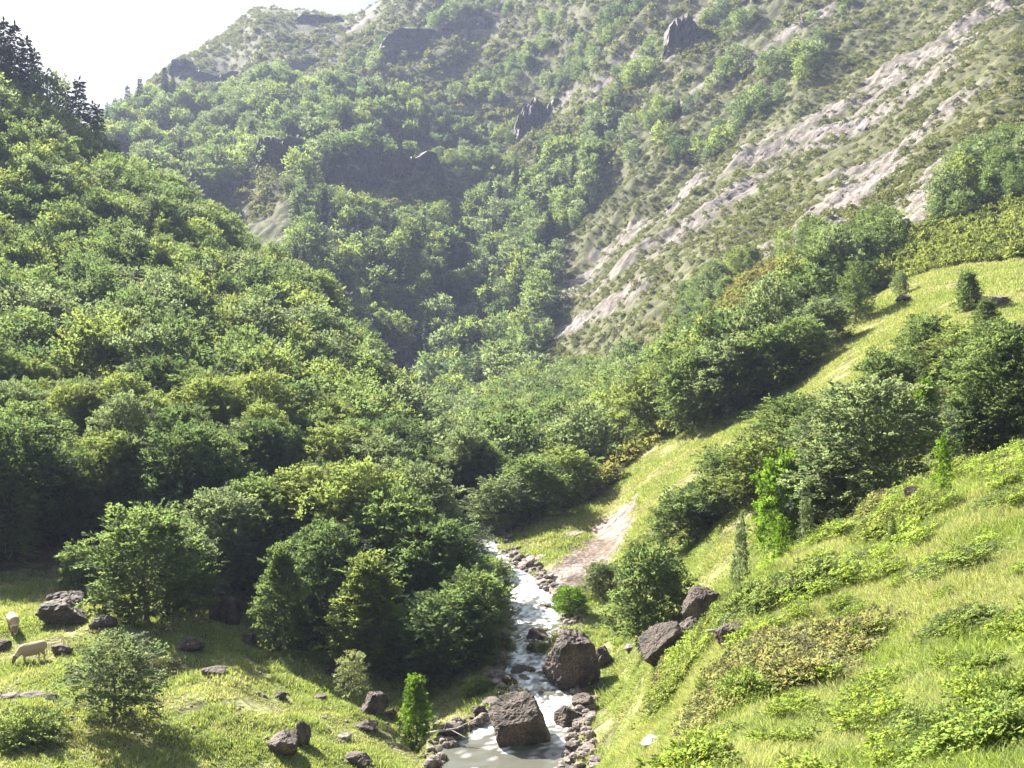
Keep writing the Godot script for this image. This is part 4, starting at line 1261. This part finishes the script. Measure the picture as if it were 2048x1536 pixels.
	# driftwood
	for b in [[905, 1478, 2.6, "bleached forked branch stranded on the meadow bank of the stream"], [1466, 1282, 1.5, "tangle of dead grey roots on the rough brown rock"]]:
		var v := PackedVector3Array()
		var l: float = b[2]
		tube(v, Vector3(-0.5, 0.1, 0) * l, Vector3(0.1, 0.22, 0.1) * l, 0.03 * l, 0.022 * l, 6)
		tube(v, Vector3(0.1, 0.22, 0.1) * l, Vector3(0.55, 0.42, 0.0) * l, 0.022 * l, 0.006 * l, 6)
		tube(v, Vector3(-0.05, 0.19, 0.07) * l, Vector3(0.3, 0.12, 0.4) * l, 0.018 * l, 0.005 * l, 6)
		tube(v, Vector3(-0.2, 0.16, 0.05) * l, Vector3(-0.1, 0.4, -0.2) * l, 0.014 * l, 0.004 * l, 6)
		tag(part("fallen_branch", soup(v), mat.stone, self), b[3], "branch").set("position", site(b[0], b[1]))


# ---------------------------------------------------------------- cows
func near_bone(p: Vector3, b: Array) -> float:
	var a: Vector3 = b[0]
	var ab: Vector3 = b[1] - a
	var t := clampf((p - a).dot(ab) / ab.length_squared(), 0.0, 1.0)
	return p.distance_to(a + ab * t) - lerpf(b[2], b[3], t)

# markings of the hide: fawn body, brown face, pale muzzle and poll
func coat(p: Vector3) -> Color:
	var c := Color(0.40, 0.29, 0.185)
	if p.x > 1.16 and p.y < 0.86:
		c = Color(0.62, 0.54, 0.42) if p.y > 0.76 or p.y < 0.22 else Color(0.22, 0.135, 0.075)
	elif p.y < 0.5: c = Color(0.47, 0.38, 0.27)
	return c

func skin(bones: Array, lo: Vector3, hi: Vector3, cell: float, blend: float) -> ArrayMesh:
	var n := Vector3i(((hi - lo) / cell).ceil()) + Vector3i.ONE
	var field := PackedFloat32Array()
	field.resize(n.x * n.y * n.z)
	for z in n.z:
		for y in n.y:
			for x in n.x:
				var p := lo + Vector3(x, y, z) * cell
				var d := 9.0
				for b in bones:
					var e := near_bone(p, b)
					var h := clampf(0.5 + 0.5 * (d - e) / blend, 0.0, 1.0)
					d = lerpf(d, e, h) - blend * h * (1.0 - h)
				field[x + n.x * (y + n.y * z)] = d
	var at := {}
	var st := SurfaceTool.new()
	st.begin(Mesh.PRIMITIVE_TRIANGLES)
	st.set_smooth_group(0)
	var count := 0
	for z in n.z - 1:
		for y in n.y - 1:
			for x in n.x - 1:
				var sum := Vector3.ZERO
				var hits := 0
				for e in 12:
					var ax := e / 4
					var o := [Vector3i(0, 0, 0), Vector3i(1, 0, 0), Vector3i(0, 1, 0), Vector3i(1, 1, 0)][e % 4] as Vector3i
					var c := Vector3i(o.x, o.y, 0) if ax == 2 else Vector3i(o.x, 0, o.y) if ax == 1 else Vector3i(0, o.x, o.y)
					var f := c
					f[ax] = 1
					var fa := field[x + c.x + n.x * (y + c.y + n.y * (z + c.z))]
					var fb := field[x + f.x + n.x * (y + f.y + n.y * (z + f.z))]
					if (fa < 0.0) != (fb < 0.0):
						sum += Vector3(c).lerp(Vector3(f), fa / (fa - fb))
						hits += 1
				if hits:
					var p := lo + (Vector3(x, y, z) + sum / hits) * cell
					st.set_color(coat(p))
					st.add_vertex(p)
					at[Vector3i(x, y, z)] = count
					count += 1
	for z in range(1, n.z - 1):
		for y in range(1, n.y - 1):
			for x in range(1, n.x - 1):
				var a := field[x + n.x * (y + n.y * z)] < 0.0
				for ax in 3:
					var f := Vector3i(x, y, z)
					f[ax] += 1
					if (field[f.x + n.x * (f.y + n.y * f.z)] < 0.0) == a: continue
					var u := Vector3i.ZERO
					var w := Vector3i.ZERO
					u[(ax + 1) % 3] = 1
					w[(ax + 2) % 3] = 1
					var c := Vector3i(x, y, z)
					var q := [at[c - u - w], at[c - w], at[c], at[c - u]]
					if a: q.reverse()
					for k in [0, 1, 2, 0, 2, 3]: st.add_index(q[k])
	st.generate_normals()
	return st.commit()

func build_cows() -> void:
	var bones := [
		[Vector3(-0.80, 1.12, 0), Vector3(0, 1.04, 0), 0.37, 0.42], [Vector3(0, 1.04, 0), Vector3(0.62, 1.08, 0), 0.42, 0.37], [Vector3(-0.3, 0.86, 0), Vector3(0.4, 0.84, 0), 0.35, 0.33], [Vector3(-0.95, 1.38, 0), Vector3(0.7, 1.38, 0), 0.1, 0.11],
		[Vector3(0.78, 1.12, 0), Vector3(1.22, 0.72, 0.03), 0.32, 0.19], [Vector3(1.30, 0.70, 0.04), Vector3(1.42, 0.40, 0.06), 0.17, 0.125], [Vector3(1.42, 0.40, 0.06), Vector3(1.50, 0.17, 0.07), 0.115, 0.10],
		[Vector3(-1.0, 1.34, 0), Vector3(-1.22, 1.0, 0), 0.06, 0.03],
	]
	for s in [-1.0, 1.0]:
		var k: float = 0.09 * s
		bones.append([Vector3(-0.76, 1.0, 0.19 * s), Vector3(-0.66 + k, 0.64, 0.2 * s), 0.21, 0.12])
		bones.append([Vector3(-0.66 + k, 0.64, 0.2 * s), Vector3(-0.82 + k, 0.42, 0.2 * s), 0.11, 0.07])
		bones.append([Vector3(-0.82 + k, 0.42, 0.2 * s), Vector3(-0.78 + k, 0.03, 0.2 * s), 0.068, 0.06])
		bones.append([Vector3(0.58, 0.9, 0.19 * s), Vector3(0.60 - k * 1.4, 0.46, 0.19 * s), 0.16, 0.08])
		bones.append([Vector3(0.60 - k * 1.4, 0.46, 0.19 * s), Vector3(0.58 - k * 1.6, 0.03, 0.19 * s), 0.078, 0.06])
	var body := skin(bones, Vector3(-1.35, -0.08, -0.6), Vector3(1.75, 1.62, 0.6), 0.05, 0.07)
	var hide := StandardMaterial3D.new()
	hide.resource_name = "pale fawn hide"
	hide.vertex_color_use_as_albedo = true
	hide.roughness = 0.8
	var horn := StandardMaterial3D.new()
	horn.resource_name = "horn"
	horn.albedo_color = Color(0.75, 0.70, 0.58)
	horn.roughness = 0.5
	for c in [[64, 1327, 4.1, 0.86, "pale fawn cow grazing with its head down, standing side-on between two dark rocks"], [26, 1269, -1.0, 0.86, "pale cow grazing higher up the meadow above the other"]]:
		var o := thing("cow", site(c[0], c[1]), c[4], "cow", "cows grazing on the meadow")
		o.rotation.y = c[2]
		o.scale = Vector3.ONE * c[3]
		var b := part("body", body, hide, o)
		for s in [-1.0, 1.0]:
			var h := PackedVector3Array()
			tube(h, Vector3(1.30, 0.84, 0.04 + 0.08 * s), Vector3(1.40, 0.92, 0.04 + 0.27 * s), 0.04, 0.03, 6)
			tube(h, Vector3(1.40, 0.92, 0.04 + 0.27 * s), Vector3(1.52, 1.02, 0.04 + 0.3 * s), 0.03, 0.005, 6)
			part("horn", soup(h), horn, o)
			var e := PackedVector3Array()
			tube(e, Vector3(1.28, 0.74, 0.04 + 0.12 * s), Vector3(1.26, 0.73, 0.04 + 0.27 * s), 0.035, 0.075, 6)
			tube(e, Vector3(1.26, 0.73, 0.04 + 0.27 * s), Vector3(1.26, 0.68, 0.04 + 0.40 * s), 0.075, 0.01, 6)
			part("ear", soup(e), horn, o)
		var t := PackedVector3Array()
		tube(t, Vector3(-1.14, 1.1, 0), Vector3(-1.2, 0.62, 0), 0.025, 0.02, 6)
		tube(t, Vector3(-1.2, 0.62, 0), Vector3(-1.2, 0.4, 0), 0.05, 0.01, 6)
		part("tail", soup(t), horn, o)
	lap("cows")


# ---------------------------------------------------------------- the scene
var clock := 0
func lap(what: String) -> void:
	print(what, " ", Time.get_ticks_msec() - clock)
	clock = Time.get_ticks_msec()

func _ready() -> void:
	clock = Time.get_ticks_msec()
	rng.seed = 5
	var cam := Camera3D.new()
	cam.name = "camera"
	cam.fov = rad_to_deg(2.0 * atan(768.0 / F))
	cam.near = 0.1
	cam.far = 5000.0
	add_child(cam)
	cam.current = true
	var sky_mat := ProceduralSkyMaterial.new()
	sky_mat.sky_top_color = Color(0.66, 0.76, 0.90)
	sky_mat.sky_horizon_color = Color(0.95, 0.96, 0.98)
	sky_mat.sky_curve = 0.25
	sky_mat.ground_bottom_color = Color(0.30, 0.32, 0.24)
	sky_mat.ground_horizon_color = Color(0.45, 0.47, 0.42)
	sky_mat.sky_energy_multiplier = 0.42
	sky_mat.sun_angle_max = 60.0
	sky_mat.sun_curve = 0.35
	var sky := Sky.new()
	sky.sky_material = sky_mat
	var env := Environment.new()
	env.background_mode = Environment.BG_SKY
	env.sky = sky
	env.tonemap_mode = Environment.TONE_MAPPER_LINEAR
	env.tonemap_exposure = 5.3
	env.sdfgi_enabled = true
	env.ssao_enabled = true
	env.ssil_enabled = true
	env.fog_enabled = true
	env.fog_density = 0.00015
	env.fog_light_color = Color(0.80, 0.85, 1.0)
	var around := WorldEnvironment.new()
	around.name = "surroundings"
	around.environment = env
	add_child(around)
	var sun := DirectionalLight3D.new()
	sun.name = "sun"
	sun.light_energy = 1.6
	sun.light_angular_distance = 0.5
	sun.light_color = Color(1.0, 0.975, 0.93)
	sun.shadow_enabled = true
	add_child(sun)
	sun.look_at_from_position(Vector3.ZERO, Vector3(0.52, -0.60, 0.60), Vector3.UP)
	build_materials()
	build_ground()
	lap("ground")
	build_stream()
	lap("stream")
	build_kit()
	lap('kit')
	build_rocks()
	build_trees()
	build_woods()
	build_scrub()
	build_shrubs()
	build_heath()
	build_cows()
	build_grass()
